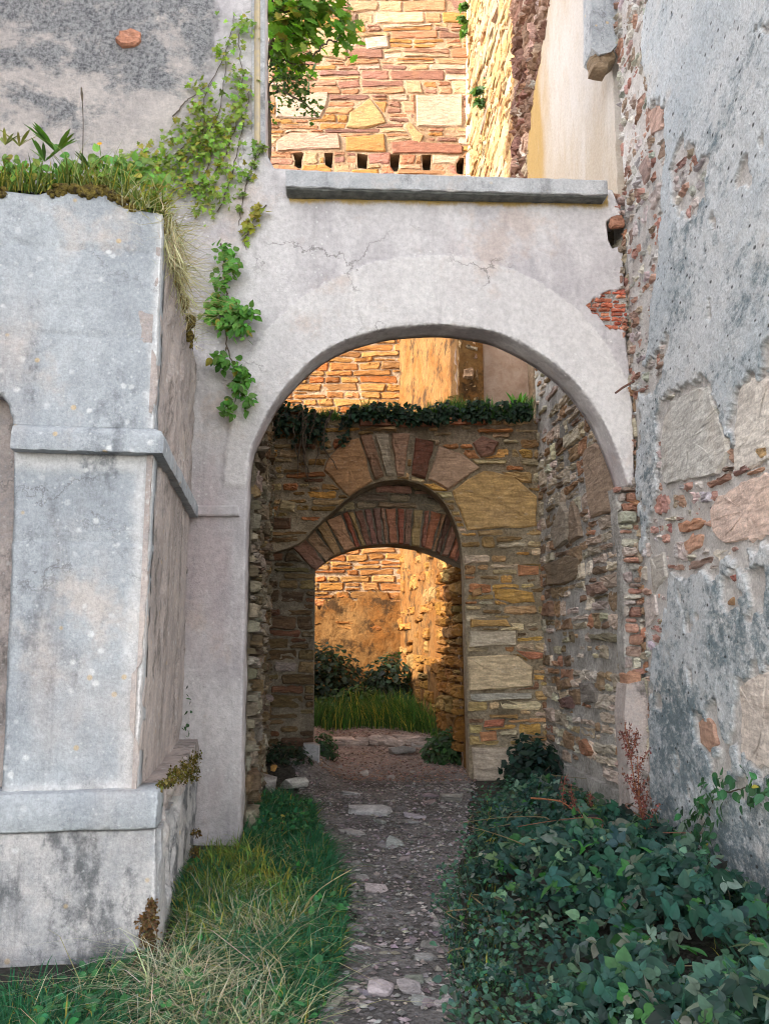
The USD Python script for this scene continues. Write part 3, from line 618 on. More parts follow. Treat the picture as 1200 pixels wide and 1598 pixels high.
# earth cap on the pier
cap = np.array([B.to3(LX, 0, -.03), B.to3(U0, 0, -.03), BS.to3(s_end, 0, U0 - .03), BS.to3(s_end, 0, -.03) + B.t * LX]); cp = Polygon(cap[:, :2])
capP = np.vstack([np.array(shapely.segmentize(cp.exterior, .08).coords)[:-1], grid_in(cp, .08, RNG(3))]); capf = tri_region(capP, cp)
def cap_z(x, y): 
    sb = (np.stack([x, y], -1) - B.o[:2]) @ B.t[:2]; tt = np.array(top); return np.interp(sb, tt[:, 0], tt[:, 1]) + .04
capz = cap_z(capP[:, 0], capP[:, 1]) + .05 * (meshkit.fbm(np.c_[capP * 4, np.zeros(len(capP))], 3) - .5)
pier.part('earth_cap', (np.c_[capP, capz], capf), SOIL)
# unseen tower, added left of the forecourt only to shade it
tw = Plane(-5.6, 7.0, 0, -1)
tower = Thing('shade_tower', 'tall rendered tower added out of frame to shade the forecourt', 'tower', (-7, 3, 0))
tb = trimesh.creation.box((3.4, 9.5, 15.5)); tb.apply_translation((-7.3, 2.6, 7.5)); tower.part('wall', (tb.vertices, tb.faces), RENDER)
tb = trimesh.creation.box((3.7, 9.8, .5)); tb.apply_translation((-7.3, 2.6, 15.5)); tower.part('parapet', (tb.vertices, tb.faces), BLOCK)

# ------------------------------------------------------------------ stuccoed wall on the right
rwall = Thing('stuccoed_wall', 'blue grey stuccoed wall with exposed stones on the right', 'wall', (2.1, 5.5, 0))
rs_poly = Polygon([(0, zb), (3.6, zb), (3.6, 9.5), (0, 9.5)])
big = {
 'a': ([(1040, 650), (1050, 625), (1085, 607), (1110, 604), (1122, 640), (1136, 680), (1140, 705), (1125, 740), (1040, 756), (1034, 700)], (.52, .52, .50)),
 'b': ([(1150, 740), (1152, 660), (1160, 605), (1180, 588), (1215, 592), (1240, 640), (1240, 700), (1190, 725)], (.60, .57, .53)),
 'd': ([(1113, 800), (1125, 775), (1160, 752), (1200, 738), (1230, 740), (1230, 830), (1175, 845), (1135, 848), (1118, 830)], (.62, .49, .43)),
 'e': ([(1107, 752), (1140, 738), (1145, 748), (1112, 762)], (.34, .20, .15)),
 'f': ([(1146, 738), (1172, 722), (1176, 731), (1150, 744)], (.32, .20, .18)),
 'g': ([(1062, 816), (1095, 808), (1106, 814), (1090, 828), (1066, 832)], (.42, .23, .15)),
 'h': ([(1070, 848), (1084, 834), (1102, 832), (1098, 852), (1078, 866)], (.48, .29, .21)),
 'i': ([(1084, 876), (1118, 866), (1112, 878), (1086, 890)], (.36, .26, .22)),
 'j': ([(1146, 896), (1153, 894), (1155, 908), (1148, 910)], (.28, .12, .10)),
 'k': ([(1140, 940), (1148, 928), (1149, 946), (1142, 946)], (.30, .19, .11)),
 'l': ([(1093, 1124), (1106, 1118), (1119, 1128), (1124, 1164), (1110, 1174), (1098, 1160)], (.40, .26, .20)),
 'm': ([(1160, 1070), (1185, 1052), (1230, 1040), (1240, 1120), (1230, 1205), (1190, 1200), (1162, 1180)], (.56, .51, .47)),
 'n': ([(1186, 700), (1215, 690), (1220, 712), (1192, 718)], (.48, .33, .17)),
 'o': ([(1018, 870), (1040, 860), (1042, 900), (1022, 930)], (.44, .42, .39)),
 'p': ([(1008, 940), (1026, 925), (1030, 960), (1012, 980)], (.50, .45, .43)),
 'r': ([(1014, 175), (1030, 160), (1040, 172), (1036, 200), (1020, 212)], (.46, .32, .27)),
 's': ([(1000, 260), (1012, 240), (1018, 262), (1008, 290)], (.30, .22, .20)),
}
bigp = {k: (RS.poly(p), c) for k, (p, c) in big.items()}
bare_px = [
 [(930, -260), (1050, -260), (1034, -60), (1010, 20), (1006, 90), (1020, 150), (1046, 170), (1042, 220), (1038, 330), (1030, 420), (1022, 500), (1008, 575), (992, 640), (960, 640), (940, 300)],
 [(1000, 620), (1036, 600), (1050, 520), (1030, 540), (1006, 580)],
 [(1028, 770), (1030, 640), (1050, 610), (1110, 590), (1130, 630), (1145, 690), (1150, 610), (1175, 580), (1215, 580), (1300, 600), (1300, 720), (1240, 850), (1150, 866), (1120, 895), (1050, 900), (1035, 1000), (1010, 1040), (985, 1040), (1000, 900), (1012, 820)],
 [(1088, 1120), (1106, 1112), (1126, 1126), (1130, 1168), (1110, 1182), (1094, 1164)],
 [(1155, 1070), (1185, 1044), (1260, 1020), (1260, 1215), (1180, 1210), (1156, 1180)],
 [(1142, 890), (1158, 890), (1158, 950), (1136, 950)],
 [(1050, 260), (1085, 222), (1112, 240), (1104, 306), (1078, 352), (1055, 325)],
 [(1010, 1050), (1020, 1046), (1022, 1330), (1010, 1330)],
]
bare = unary_union([RS.poly(p).intersection(rs_poly.buffer(.3)) for p in bare_px])
shapely.prepare(bare)
def is_bare(s, z):
    w1 = meshkit.fbm(np.stack([s * 9, z * 9, np.zeros_like(s)], -1), 4, 3) - .5; w2 = meshkit.fbm(np.stack([s * 9, z * 9, np.full_like(s, 5.)], -1), 4, 8) - .5
    return shapely.contains_xy(bare, s + .20 * w1, z + .20 * w2) | ((meshkit.fbm(np.stack([s * 2.6, z * 2.6, np.full_like(s, 2.)], -1), 4, 21) > .70) & (z < 5.2))
def rs_h(s, z):
    b = is_bare(s, z)
    st = .035 + .03 * nz(s, z, 1.6, 81) + .016 * nz(s, z, 9, 82) + .012 * nz(s, z, 26, 83, 2)
    return np.where(b, .004 + .035 * nz(s, z, 7, 84), st)
m, P, nP = relief(RS, rs_poly, .014, rs_h, .4, 2, 0, 9)
bm = np.zeros(len(m[0])); bm[:nP] = is_bare(P[:, 0], P[:, 1])
rwall.part('stucco', m, STUCCO, attrs={'bare': bm}, smooth=50)
rg = RNG(90)
for k, (p, c) in bigp.items():
    p = p.intersection(rs_poly)
    if p.is_empty: continue
    p = p.buffer(-.012).buffer(.012 * .8, quad_segs=1)
    if p.is_empty: continue
    rwall.part('stone', stone(RS, p, -.03, .024 if k not in 'c' else .02, rg, .012, .004 if p.area > .03 else .008, .07), STONE_SMOOTH if p.area > .03 else STONE, c)
free = bare.buffer(-.03).intersection(rs_poly).difference(unary_union([p.buffer(.02) for p, c in bigp.values()]))
cs = courses(free, RNG(91), (.05, .13), (.08, .26), .022, .03, .7, .3, .0018, tilt=-.12)
pal_r = ([(.44, .28, .23), (.50, .47, .44), (.36, .27, .22), (.56, .53, .50), (.34, .19, .15), (.42, .41, .40)], [3, 3.5, 2.5, 3.5, 1.8, 2])
rg2 = RNG(92); cs = [p for p in cs if rg2.random() < (.97 if p.centroid.x < .3 else .86)]
lay(rwall, RS, cs, pal_r, STONE, RNG(93), -.04, (.0, .034), 240, rough=.014)

# ------------------------------------------------------------------ passage: right wall
pwall = Thing('passage_wall', 'rubble stone wall on the right side of the passage behind the arch', 'wall', (2.05, 8.6, 0))
sP = RP.at_y(10.34)
rp_poly = Polygon([(sP, zb), (-.0, zb), (.0, 5.4), (sP, 5.4)])
pwall.part('mortar', relief(RP, rp_poly, .035, lambda s, z: -.005 + .05 * nz(s, z, 3, 101) + .03 * nz(s, z, 14, 102), .4, 1, 0, 10)[0], MORTAR_PALE, smooth=50)
plz = RP.px(930, 1215)[1]
hand = [([(862, 830), (872, 800), (880, 782), (890, 800), (890, 846), (868, 858)], (.30, .26, .21)), ([(890, 800), (897, 780), (905, 800), (910, 838), (893, 850)], (.25, .19, .14)),
        ([(912, 705), (930, 690), (958, 700), (965, 740), (960, 800), (925, 810), (918, 760)], (.36, .27, .20)), ([(855, 880), (880, 868), (905, 870), (904, 900), (880, 916), (862, 914)], (.21, .16, .11)),
        ([(906, 1064), (924, 1064), (936, 1080), (934, 1100), (912, 1098)], (.22, .20, .18)), ([(875, 1092), (890, 1085), (899, 1095), (896, 1107), (880, 1106)], (.15, .09, .08)), ([(905, 1155), (914, 1152), (929, 1172), (926, 1183), (912, 1180)], (.30, .15, .09)),
        ([(869, 1062), (890, 1058), (895, 1074), (874, 1078)], (.24, .16, .10)), ([(920, 990), (950, 985), (970, 994), (966, 1004), (924, 1000)], (.22, .20, .14)), ([(918, 912), (946, 905), (950, 925), (920, 932)], (.28, .19, .15))]
hp = [(RP.poly(p).intersection(rp_poly), c) for p, c in hand]
rg = RNG(103)
for p, c in hp: pwall.part('stone', stone(RP, p.buffer(-.01), -.03, .04, rg, .02, .012), STONE, c)
reg = rp_poly.difference(unary_union([p.buffer(.012) for p, c in hp])).intersection(sbox(-9, plz + .02, 9, 5.3))
pal_p = ([(0.282, 0.192, 0.121), (0.422, 0.360, 0.286), (0.512, 0.444, 0.363), (0.346, 0.204, 0.121), (0.461, 0.252, 0.154), (0.563, 0.504, 0.429), (0.205, 0.144, 0.099)], [3, 4, 3, 2, 1.2, 2.5, 2])
cs = courses(reg, RNG(104), (.09, .21), (.16, .55), .030, .03, .6, .5, .004)
rg2 = RNG(105); cs = [p for p in cs if rg2.random() < .95]
lay(pwall, RP, cs, pal_p, STONE, RNG(106), -.05, (.0, .03), 290, rough=.014, inset=.018)
pwall.part('plinth', relief(RP, Polygon([(sP, zb), (-.02, zb), (-.02, plz), (sP, plz)]), .05, lambda s, z: .05 + .015 * nz(s, z, 3, 107), .06, 1, 0, 12)[0], MORTAR_PALE, label='smooth cement plinth at the foot')

# passage: left wall
lwall = Thing('passage_wall', 'dark rough stone wall on the left side of the passage', 'wall', (-1.3, 8.7, 0))
lp_poly = Polygon([(-.0, zb), (3.6, zb), (3.6, 6.3), (0, 5.6)])
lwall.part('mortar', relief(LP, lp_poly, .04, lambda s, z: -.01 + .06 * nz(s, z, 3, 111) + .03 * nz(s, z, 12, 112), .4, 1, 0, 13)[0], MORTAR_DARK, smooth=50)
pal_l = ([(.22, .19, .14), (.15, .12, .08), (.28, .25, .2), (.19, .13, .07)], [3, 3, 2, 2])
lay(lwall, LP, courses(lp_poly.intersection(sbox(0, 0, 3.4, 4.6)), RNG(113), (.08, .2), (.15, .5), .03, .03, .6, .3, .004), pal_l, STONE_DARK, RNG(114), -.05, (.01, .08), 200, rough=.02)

# ------------------------------------------------------------------ wall across the passage
cross = Thing('inner_arch_wall', 'dark stone wall across the passage with a small round arched doorway', 'wall', (.2, 10.4, 0))
itop = I1.pts([(405, 640), (430, 632), (470, 640), (510, 655), (560, 650), (650, 655), (740, 650), (830, 650), (870, 660)])
door1 = Polygon(spline(I1.pts([(400, 868), (440, 858), (466, 848), (500, 815), (536, 784), (560, 765), (590, 752), (622, 748), (655, 755), (685, 775), (705, 805), (719, 848), (724, 900)]), 40).tolist() + [(I1.px(733, 1215)[0], zb - .1), (I1.px(398, 1100)[0], zb - .1)]).buffer(0)
wxl, wxr = I1.at_x(-1.47), I1.at_x(2.0)
i1_poly = Polygon([(wxl, zb), (wxr, zb), (wxr, itop[-1][1]), *[t for t in itop[::-1] if wxl < t[0] < wxr], (wxl, itop[0][1])]).buffer(0).difference(door1)
i1_poly = unary_union([p for p in polys(i1_poly) if p.area > .02])
for q in polys(i1_poly):
    cross.part('mortar', relief(I1, q, .035, lambda s, z: .0 + .05 * nz(s, z, 3, 121) + .03 * nz(s, z, 12, 122), .36, 3, .025, 14)[0], MORTAR_TAN if q.centroid.x > 1.2 else MORTAR_DARK, smooth=50)
# voussoirs and large stones of the front leaf
vs = [([(505, 735), (512, 712), (540, 688), (560, 684), (572, 716), (582, 752), (560, 764), (545, 776), (524, 757)], (0.390, 0.228, 0.116)),
      ([(560, 680), (580, 676), (600, 742), (585, 750), (574, 716)], (0.299, 0.180, 0.116)), ([(584, 676), (606, 676), (614, 742), (603, 744)], (0.390, 0.336, 0.252)), ([(610, 676), (640, 676), (632, 745), (618, 744)], (0.325, 0.204, 0.137)),
      ([(648, 682), (678, 690), (664, 748), (641, 742)], (0.169, 0.072, 0.047)), ([(684, 695), (720, 708), (750, 730), (700, 765), (668, 748)], (0.416, 0.288, 0.200)),
      ([(704, 765), (756, 733), (800, 742), (838, 775), (838, 822), (728, 828), (718, 800)], (0.468, 0.312, 0.137)),
      ([(560, 655), (610, 654), (680, 656), (680, 667), (560, 666)], (0.325, 0.156, 0.095)), ([(735, 690), (752, 680), (778, 690), (772, 710), (750, 715)], (0.260, 0.144, 0.105)),
      ([(728, 1025), (790, 1020), (806, 1024), (831, 1040), (832, 1072), (780, 1078), (732, 1078)], (0.572, 0.456, 0.294)), ([(733, 1082), (830, 1080), (830, 1090), (760, 1095), (734, 1092)], (0.468, 0.444, 0.378)),
      ([(770, 920), (800, 918), (832, 924), (834, 940), (800, 944), (772, 934)], (0.546, 0.324, 0.095)), ([(732, 966), (790, 968), (798, 978), (732, 980)], (0.546, 0.336, 0.126)),
      ([(808, 882), (840, 884), (840, 898), (808, 900)], (0.468, 0.228, 0.116)), ([(730, 985), (805, 985), (806, 1008), (732, 1010)], (0.546, 0.480, 0.367)),
      ([(755, 1124), (788, 1122), (786, 1134), (754, 1136)], (0.520, 0.204, 0.126)), ([(748, 1142), (774, 1140), (776, 1156), (750, 1160)], (0.520, 0.264, 0.137)),
      ([(735, 920), (752, 914), (752, 928), (735, 934)], (0.442, 0.264, 0.126)), ([(802, 1014), (848, 1018), (848, 1028), (826, 1030)], (0.494, 0.216, 0.126)),
      ([(735, 1166), (790, 1164), (830, 1168), (832, 1235), (738, 1235)], (0.442, 0.372, 0.294)),
      ([(440, 780), (462, 784), (460, 800), (434, 796)], (0.390, 0.312, 0.179)), ([(422, 806), (456, 808), (454, 826), (424, 826)], (0.130, 0.072, 0.042))]
vp = [(I1.poly(p), c) for p, c in vs]; rg = RNG(123)
for p, c in vp: cross.part('stone' , stone(I1, p.buffer(-.006), -.04, .05, rg, .02, .012, .16), STONE_DARK if c[0] < .3 else (STONE_SMOOTH if p.area > .08 else STONE), c)
reg = i1_poly.buffer(-.012).difference(unary_union([p.buffer(.012) for p, c in vp]))
pal_i = ([(0.359, 0.227, 0.097), (0.469, 0.328, 0.162), (0.552, 0.428, 0.259), (0.497, 0.239, 0.108), (0.607, 0.504, 0.356), (0.607, 0.378, 0.119), (0.248, 0.151, 0.086)], [3, 4, 3, 1.5, 2, 2, 1.5])
def dark_left(s, z): return np.array([.72, .68, .60]) if s < I1.px(545, 800)[0] else np.array([1., 1., 1.])  # left stones darkened: passage shade and algae put into the tint
rg = RNG(124)
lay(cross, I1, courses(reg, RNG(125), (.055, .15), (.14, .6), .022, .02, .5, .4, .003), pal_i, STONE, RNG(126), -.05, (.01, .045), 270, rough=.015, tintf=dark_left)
# rear leaf with the segmental brick arch
rear = Thing('brick_arch_wall', 'stone wall with a flat brick arch just behind the inner round arch', 'wall', (.0, 10.9, 0))
seg = spline(I2.pts([(492, 892), (512, 874), (540, 860), (575, 851), (612, 849), (650, 853), (690, 866), (722, 882), (745, 896)]), 40)
ext = spline(I2.pts([(455, 858), (480, 832), (515, 808), (555, 797), (605, 793), (660, 796), (705, 806), (745, 826), (780, 850)]), 40)
jl, jr = I2.px(491, 1140)[0], I2.px(742, 1140)[0]
x0_, x1_ = I2.at_x(-1.47), I2.at_x(1.95)
i2_poly = Polygon([(x0_, zb), (x1_, zb), (x1_, 4.2), (x0_, 4.2)]).difference(Polygon(seg.tolist() + [(jr, 1.0), (jr, -1), (jl, -1)]).buffer(0))
brick_zone = Polygon(seg.tolist() + ext[::-1].tolist()).buffer(0)
rear.part('mortar', relief(I2, max(polys(i2_poly), key=lambda p: p.area), .04, lambda s, z: .04 * nz(s, z, 3, 131) + .025 * nz(s, z, 12, 132), .4, 2, .02, 15)[0], MORTAR_DARK, smooth=50)
rg = RNG(133); d = np.r_[0, np.cumsum(np.linalg.norm(np.diff(seg, axis=0), axis=1))]; de = np.r_[0, np.cumsum(np.linalg.norm(np.diff(ext, axis=0), axis=1))]
t = 0; pal_b = ([(.36, .135, .08), (.29, .15, .10), (.22, .12, .085), (.38, .25, .13), (.28, .22, .17)], [3, 3, 2, 1.2, 1])
pt_ = lambda A, D, q: np.array([np.interp(q * D[-1], D, A[:, k]) for k in (0, 1)])
while t < .985:
    w = rng_w = rg.uniform(.020, .052) if t > .2 else rg.uniform(.05, .075); u = min(t + w, 1.0); e0 = rg.uniform(0, .03)
    q = Polygon([pt_(seg, d, t + .003), pt_(seg, d, u - .003), pt_(ext, de, u - .003), pt_(ext, de, t + .003)]).buffer(-.004)
    if not q.is_empty: q = shapely.affinity.rotate(q, rg.normal(0, 1.6)); rear.part('brick', stone(I2, q, -.03, .02 + rg.uniform(0, .045), rg, .012, .012), BRICK, pick(pal_b, rg, .2) * .9)
    t = u
reg = max(polys(i2_poly), key=lambda p: p.area).buffer(-.01).difference(brick_zone.buffer(.015))
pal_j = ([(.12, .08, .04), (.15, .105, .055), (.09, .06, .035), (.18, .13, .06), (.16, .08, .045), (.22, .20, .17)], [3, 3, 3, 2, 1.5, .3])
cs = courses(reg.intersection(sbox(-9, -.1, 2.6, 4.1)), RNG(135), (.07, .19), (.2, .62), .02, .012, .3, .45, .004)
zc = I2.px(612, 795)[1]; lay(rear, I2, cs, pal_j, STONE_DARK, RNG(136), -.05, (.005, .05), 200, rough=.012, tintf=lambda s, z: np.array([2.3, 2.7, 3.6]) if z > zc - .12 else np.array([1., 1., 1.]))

# ------------------------------------------------------------------ far wall, far room, upper right wall
far = Thing('far_wall', 'tall sunlit wall of orange and tan stone at the back of the ruin', 'wall', (0, 16, 0))
fw_poly = Polygon([(-3.6, zb), (2.2, zb), (2.2, 16.8), (-3.6, 16.8)])
holes = [FW.poly(p) for p in ([(457, 238), (474, 238), (471, 250), (470, 262), (458, 262), (460, 250)], [(506, 238), (520, 238), (518, 262), (508, 262)], [(557, 238), (574, 241), (572, 263), (558, 262)], [(608, 240), (624, 240), (621, 267), (610, 267)], [(658, 241), (673, 241), (671, 269), (660, 268)], [(712, 246), (724, 246), (723, 272), (712, 270)])]
hu = unary_union(holes)
fpoly = fw_poly.difference(hu)
far.part('mortar', relief(FW, fpoly, .07, lambda s, z: .05 * nz(s, z, 2, 141) + .035 * nz(s, z, 9, 142), .5, 1, 0, 16)[0], MORTAR_WARM, smooth=50)
for h in holes: far.part('socket', extrude(Plane(0, 16.45, 1, 0), h.buffer(.10), -.1, .0, .004), MORTAR_DARK)
fv = [([(540, 200), (545, 175), (578, 152), (600, 180), (604, 192), (570, 202)], (0.298, 0.196, 0.090)), ([(648, 148), (722, 146), (722, 197), (650, 198)], (0.327, 0.251, 0.191)), ([(430, 220), (450, 206), (528, 208), (532, 232), (430, 236)], (0.307, 0.213, 0.166)),
      ([(430, 150), (513, 142), (512, 160), (500, 186), (430, 184)], (0.327, 0.260, 0.209)), ([(568, 58), (606, 54), (608, 75), (572, 78)], (0.347, 0.281, 0.227)), ([(480, 40), (545, 50), (540, 95), (485, 85)], (0.307, 0.213, 0.130)), ([(640, 190), (662, 212), (656, 226), (645, 220), (630, 195)], (0.298, 0.204, 0.101)),
      ([(608, 222), (640, 218), (722, 226), (722, 240), (612, 240)], (0.198, 0.090, 0.061)), ([(538, 214), (600, 208), (602, 238), (540, 236)], (0.278, 0.144, 0.047))]
fp = [(FW.poly(p), c) for p, c in fv]; rg = RNG(143)
for p, c in fp: far.part('stone', stone(FW, p.buffer(-.012), -.04, .035, rg, .025, .006, .25), STONE_WARM, c)
band = lambda a, b: sbox(-3.4, a, 2.1, b)
zup, zmid = FW.px(600, 300)[1], FW.px(600, 640)[1]
block_ = unary_union([p.buffer(.02) for p, c in fp] + [h.buffer(.02) for h in holes])
pal_f = ([(.27, .135, .075), (.31, .19, .11), (.21, .105, .075), (.36, .27, .20), (.29, .145, .045), (.18, .095, .075), (.33, .225, .135)], [4, 3, 2.5, 2, 3, 2, 2])
cs = courses(fw_poly.intersection(sbox(-2.4, zup, 2.1, 16.4)).difference(block_), RNG(144), (.12, .32), (.30, 1.2), .028, .035, .4, .45, .009)
lay(far, FW, cs, pal_f, STONE_WARM, RNG(145), -.05, (.008, .028), 230, rough=.007, inset=.03)
pal_f2 = ([(0.257, 0.115, 0.030), (0.276, 0.142, 0.044), (0.294, 0.169, 0.059), (0.239, 0.091, 0.020), (0.202, 0.095, 0.028)], [4, 4, 2.5, 3, 2])
cs = courses(fw_poly.intersection(sbox(-2.2, FW.px(600, 660)[1], 2.1, FW.px(600, 500)[1])).difference(block_), RNG(146), (.08, .2), (.3, 1.1), .025, .03, .4, .3, .008)
cs += courses(fw_poly.intersection(sbox(-1.8, FW.px(600, 985)[1], 1.0, FW.px(600, 820)[1])), RNG(148), (.08, .17), (.22, .7), .025, .03, .4, .3, .006)
lay(far, FW, cs, pal_f2, STONE_WARM, RNG(147), -.05, (.01, .036), 100, rough=.008, inset=.025)
pp = FW.poly([(440, 925), (470, 930), (500, 948), (530, 922), (560, 940), (590, 915), (608, 935), (640, 925), (640, 1120), (440, 1120)])
far.part('plaster', relief(FW, pp, .05, lambda s, z: .030 + .06 * nz(s, z, 2.5, 151) + .05 * nz(s, z, 10, 152), .1, 1, 0, 17, .14)[0], OCHRE, label='blotched ochre plaster low on the wall', smooth=50)

froom = Thing('far_room_wall', 'sunlit ochre plastered side wall beyond the inner doorway', 'wall', (.7, 13, 0))
sf = FR.at_y(16.0)
fr_poly = Polygon([(sf, zb), (0, zb), (0, 8.1), (sf, 10.3)])
froom.part('plaster', relief(FR, fr_poly, .05, lambda s, z: .05 * nz(s, z, 1.5, 161) + .05 * nz(s, z, 6, 162) + .02 * nz(s, z, 20, 163, 2), .35, 2, .05, 18)[0], OCHRE, smooth=50)
pal_g = ([(0.230, 0.120, 0.027), (0.205, 0.096, 0.019), (0.239, 0.145, 0.050), (0.179, 0.083, 0.019)], [3, 3, 2, 2])
cs = courses(Polygon([(FR.at_y(12.3), .2), (-.02, .2), (-.02, 5), (FR.at_y(12.3), 5)]), RNG(164), (.12, .3), (.2, .6), .03, .03, .5, .3, .006)
lay(froom, FR, cs, pal_g, STONE_WARM, RNG(165), -.04, (.03, .11), 120, rough=.03, inset=.03)
cs = courses(Polygon([(FR.at_y(15.9), .2), (FR.at_y(12.4), .2), (FR.at_y(12.4), 5.0), (FR.at_y(15.9), 5.0)]), RNG(166), (.12, .3), (.25, .8), .03, .03, .5, .3, .006)
rg2 = RNG(167); cs = [p for p in cs if rg2.random() < .45]
lay(froom, FR, cs, pal_g, STONE_WARM, RNG(168), -.04, (.0, .06), 100, rough=.02, inset=.03)

fleft = Thing('far_room_wall', 'broken stone wall closing the far room on its left, hidden behind the doorway', 'wall', (-3.5, 13.5, 0))
fl = Plane(-3.5, 9.0, 0, 1)  # unseen; top profile shaped to cast the shadow line on the far wall
fleft.part('mortar', relief(fl, Polygon([(0, zb), (7.0, zb), (7.0, 2.2), (5.9, 2.8), (5, 3.1), (3.0, 3.5), (1.6, 3.8), (0, 4.2)]), .12, lambda s, z: .08 * nz(s, z, 2, 171), .5, 1, 0, 19, .06)[0], MORTAR_WARM)

upw = Thing('upper_side_wall', 'tall inner side wall above the sill, white plaster torn from ochre stone', 'wall', (2, 11, 5))
su = UR.at_y(16.0); s11 = UR.at_y(10.9)
ur_poly = Polygon([(su, 3.0), (s11 - .3, 3.0), (s11, 5.45), (.25, 5.45), (.25, 16.8), (su, 16.8)])
upw.part('mortar', relief(UR, ur_poly, .07, lambda s, z: -.06 + .06 * nz(s, z, 2, 181) + .04 * nz(s, z, 8, 182), .5, 1, 0, 20)[0], MORTAR_WARM, smooth=50)
torn = [(828, 300), (826, 240), (832, 170), (846, 90), (862, 0), (880, -200)]
pl_poly = Polygon([*UR.pts(torn), (.2, 16.7), (.2, 5.4)]).buffer(0)
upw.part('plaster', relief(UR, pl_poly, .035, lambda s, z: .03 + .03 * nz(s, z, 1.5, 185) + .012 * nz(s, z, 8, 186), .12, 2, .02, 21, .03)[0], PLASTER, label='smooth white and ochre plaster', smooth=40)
drk = UR.poly([(806, 300), (800, 200), (806, 100), (800, 0), (800, -200), (884, -200), (864, 0), (848, 90), (834, 170), (828, 240), (830, 300)]).intersection(ur_poly)
lay(upw, UR, courses(drk, RNG(187), (.12, .3), (.1, .5), .02, .03, .6, .4, .004), ([(.26, .15, .11), (.34, .24, .18), (.20, .12, .09), (.42, .36, .32)], [3, 2, 3, 1]), STONE, RNG(188), -.1, (-.02, .09), 130, rough=.04, inset=.03)
gold = UR.poly([(728, 310), (728, -200), (798, -200), (798, 100), (800, 310)]).intersection(ur_poly)
lay(upw, UR, courses(gold, RNG(189), (.16, .38), (.3, 1.2), .03, .03, .4, .35, .01), ([(0.308, 0.210, 0.101), (0.330, 0.240, 0.134), (0.275, 0.170, 0.076), (0.308, 0.240, 0.168)], [3, 3, 2, 2]), STONE_WARM, RNG(190), -.1, (-.055, -.01), 120, rough=.014, inset=.03)
RT = Plane(1.0, 11.2, 1, 0)
froom.part('return_wall', relief(RT, Polygon([(.0, zb), (1.12, zb), (1.12, 8.0), (.7, 8.05), (.3, 7.9), (0, 8.0)]), .05, lambda s, z: .03 * nz(s, z, 2, 191) + .02 * nz(s, z, 9, 192), 0.12, 1, 0, 22, .03)[0], simple('pinkish_plaster', (.37, .27, .20), (.29, .19, .13), 5, .04), label='pinkish plastered return seen above the inner arch wall', smooth=50)
lay(froom, RT, courses(sbox(.02, 3.6, .30, 8.0), RNG(194), (.12, .3), (.14, .28), .03, .02, .4, .2, .004), ([(0.360, 0.253, 0.150), (0.324, 0.220, 0.120), (0.372, 0.286, 0.210)], [1, 1, 1]), STONE_WARM, RNG(195), -.04, (.05, .13), 60, rough=.03, inset=.03)
corner = FW.poly([(727, 310), (728, -200), (742, -200), (744, 310)])
lay(far, Plane(0, 15.85, 1, 0), courses(corner, RNG(192), (.3, .55), (.2, .5), .03, .01, .1, .1, .01), ([(.62, .52, .42), (.58, .45, .33)], [1, 1]), STONE_WARM, RNG(193), -.15, (.0, .03), 40, 'quoin')
# ------------------------------------------------------------------ plants
def leaf_template(kind):
    if kind == 'ivy': o = [(0, 0), (.34, -.10), (.50, .12), (.30, .30), (.52, .52), (.22, .55), (0, 1.0), (-.22, .55), (-.52, .52), (-.30, .30), (-.50, .12), (-.34, -.10)]; c = (0, .30)
    elif kind == 'oak': o = [(0, 0), (.14, .12), (.12, .22), (.34, .30), (.20, .42), (.42, .55), (.24, .66), (.30, .82), (.12, .84), (0, 1.0), (-.12, .84), (-.30, .82), (-.24, .66), (-.42, .55), (-.20, .42), (-.34, .30), (-.12, .22), (-.14, .12)]; c = (0, .5)
    elif kind == 'lance': o = [(0, 0), (.04, .2), (.085, .5), (.06, .8), (0, 1.0), (-.06, .8), (-.085, .5), (-.04, .2)]; c = (0, .5)
    else: o = [(0, 0), (.20, .09), (.325, .24), (.33, .32), (.355, .45), (.315, .54), (.27, .68), (.19, .78), (.11, .92), (0, 1.06), (-.10, .91), (-.19, .78), (-.265, .67), (-.32, .53), (-.35, .44), (-.335, .32), (-.32, .25), (-.21, .09)]; c = (0, .45)
    o = np.array(o, float); v = np.vstack([np.c_[o, .16 * np.abs(o[:, 0]) - .12 * o[:, 1] ** 2], [(c[0], c[1], -.03)]]); n = len(o)
    k = np.arange(n); return v, np.c_[k, np.roll(k, -1), np.full(n, n)]
LT = {k: leaf_template(k) for k in ('ivy', 'oak', 'lance', 'ovate')}
def frames(nrm, tip):
    z = nrm / (np.linalg.norm(nrm, axis=1, keepdims=True) + 1e-9); y = tip - (tip * z).sum(1, keepdims=True) * z
    y = y / (np.linalg.norm(y, axis=1, keepdims=True) + 1e-9); return np.stack([np.cross(y, z), y, z], 1)
def leaves(kind, pos, nrm, tip, size, tints):
    v, f = LT[kind]; R = frames(np.asarray(nrm, float), np.asarray(tip, float)); n = len(pos)
    V = np.asarray(pos)[:, None] + np.einsum('vk,nkx->nvx', v, R) * np.asarray(size)[:, None, None]
    return (V.reshape(-1, 3), (f[None] + (np.arange(n) * len(v))[:, None, None]).reshape(-1, 3)), np.repeat(np.asarray(tints), len(v), 0)
def green(rng, n, base, var=.25, hue=.12, yellow=0.0):
    c = np.array(base)[None] * (1 + rng.normal(0, var, (n, 1))) * (1 + rng.normal(0, hue, (n, 3)))
    if yellow: k = rng.random(n) < yellow; c[k] = np.array([.30, .27, .05]) * (1 + rng.normal(0, .2, (k.sum(), 1)))
    return np.clip(c, .006, .6)
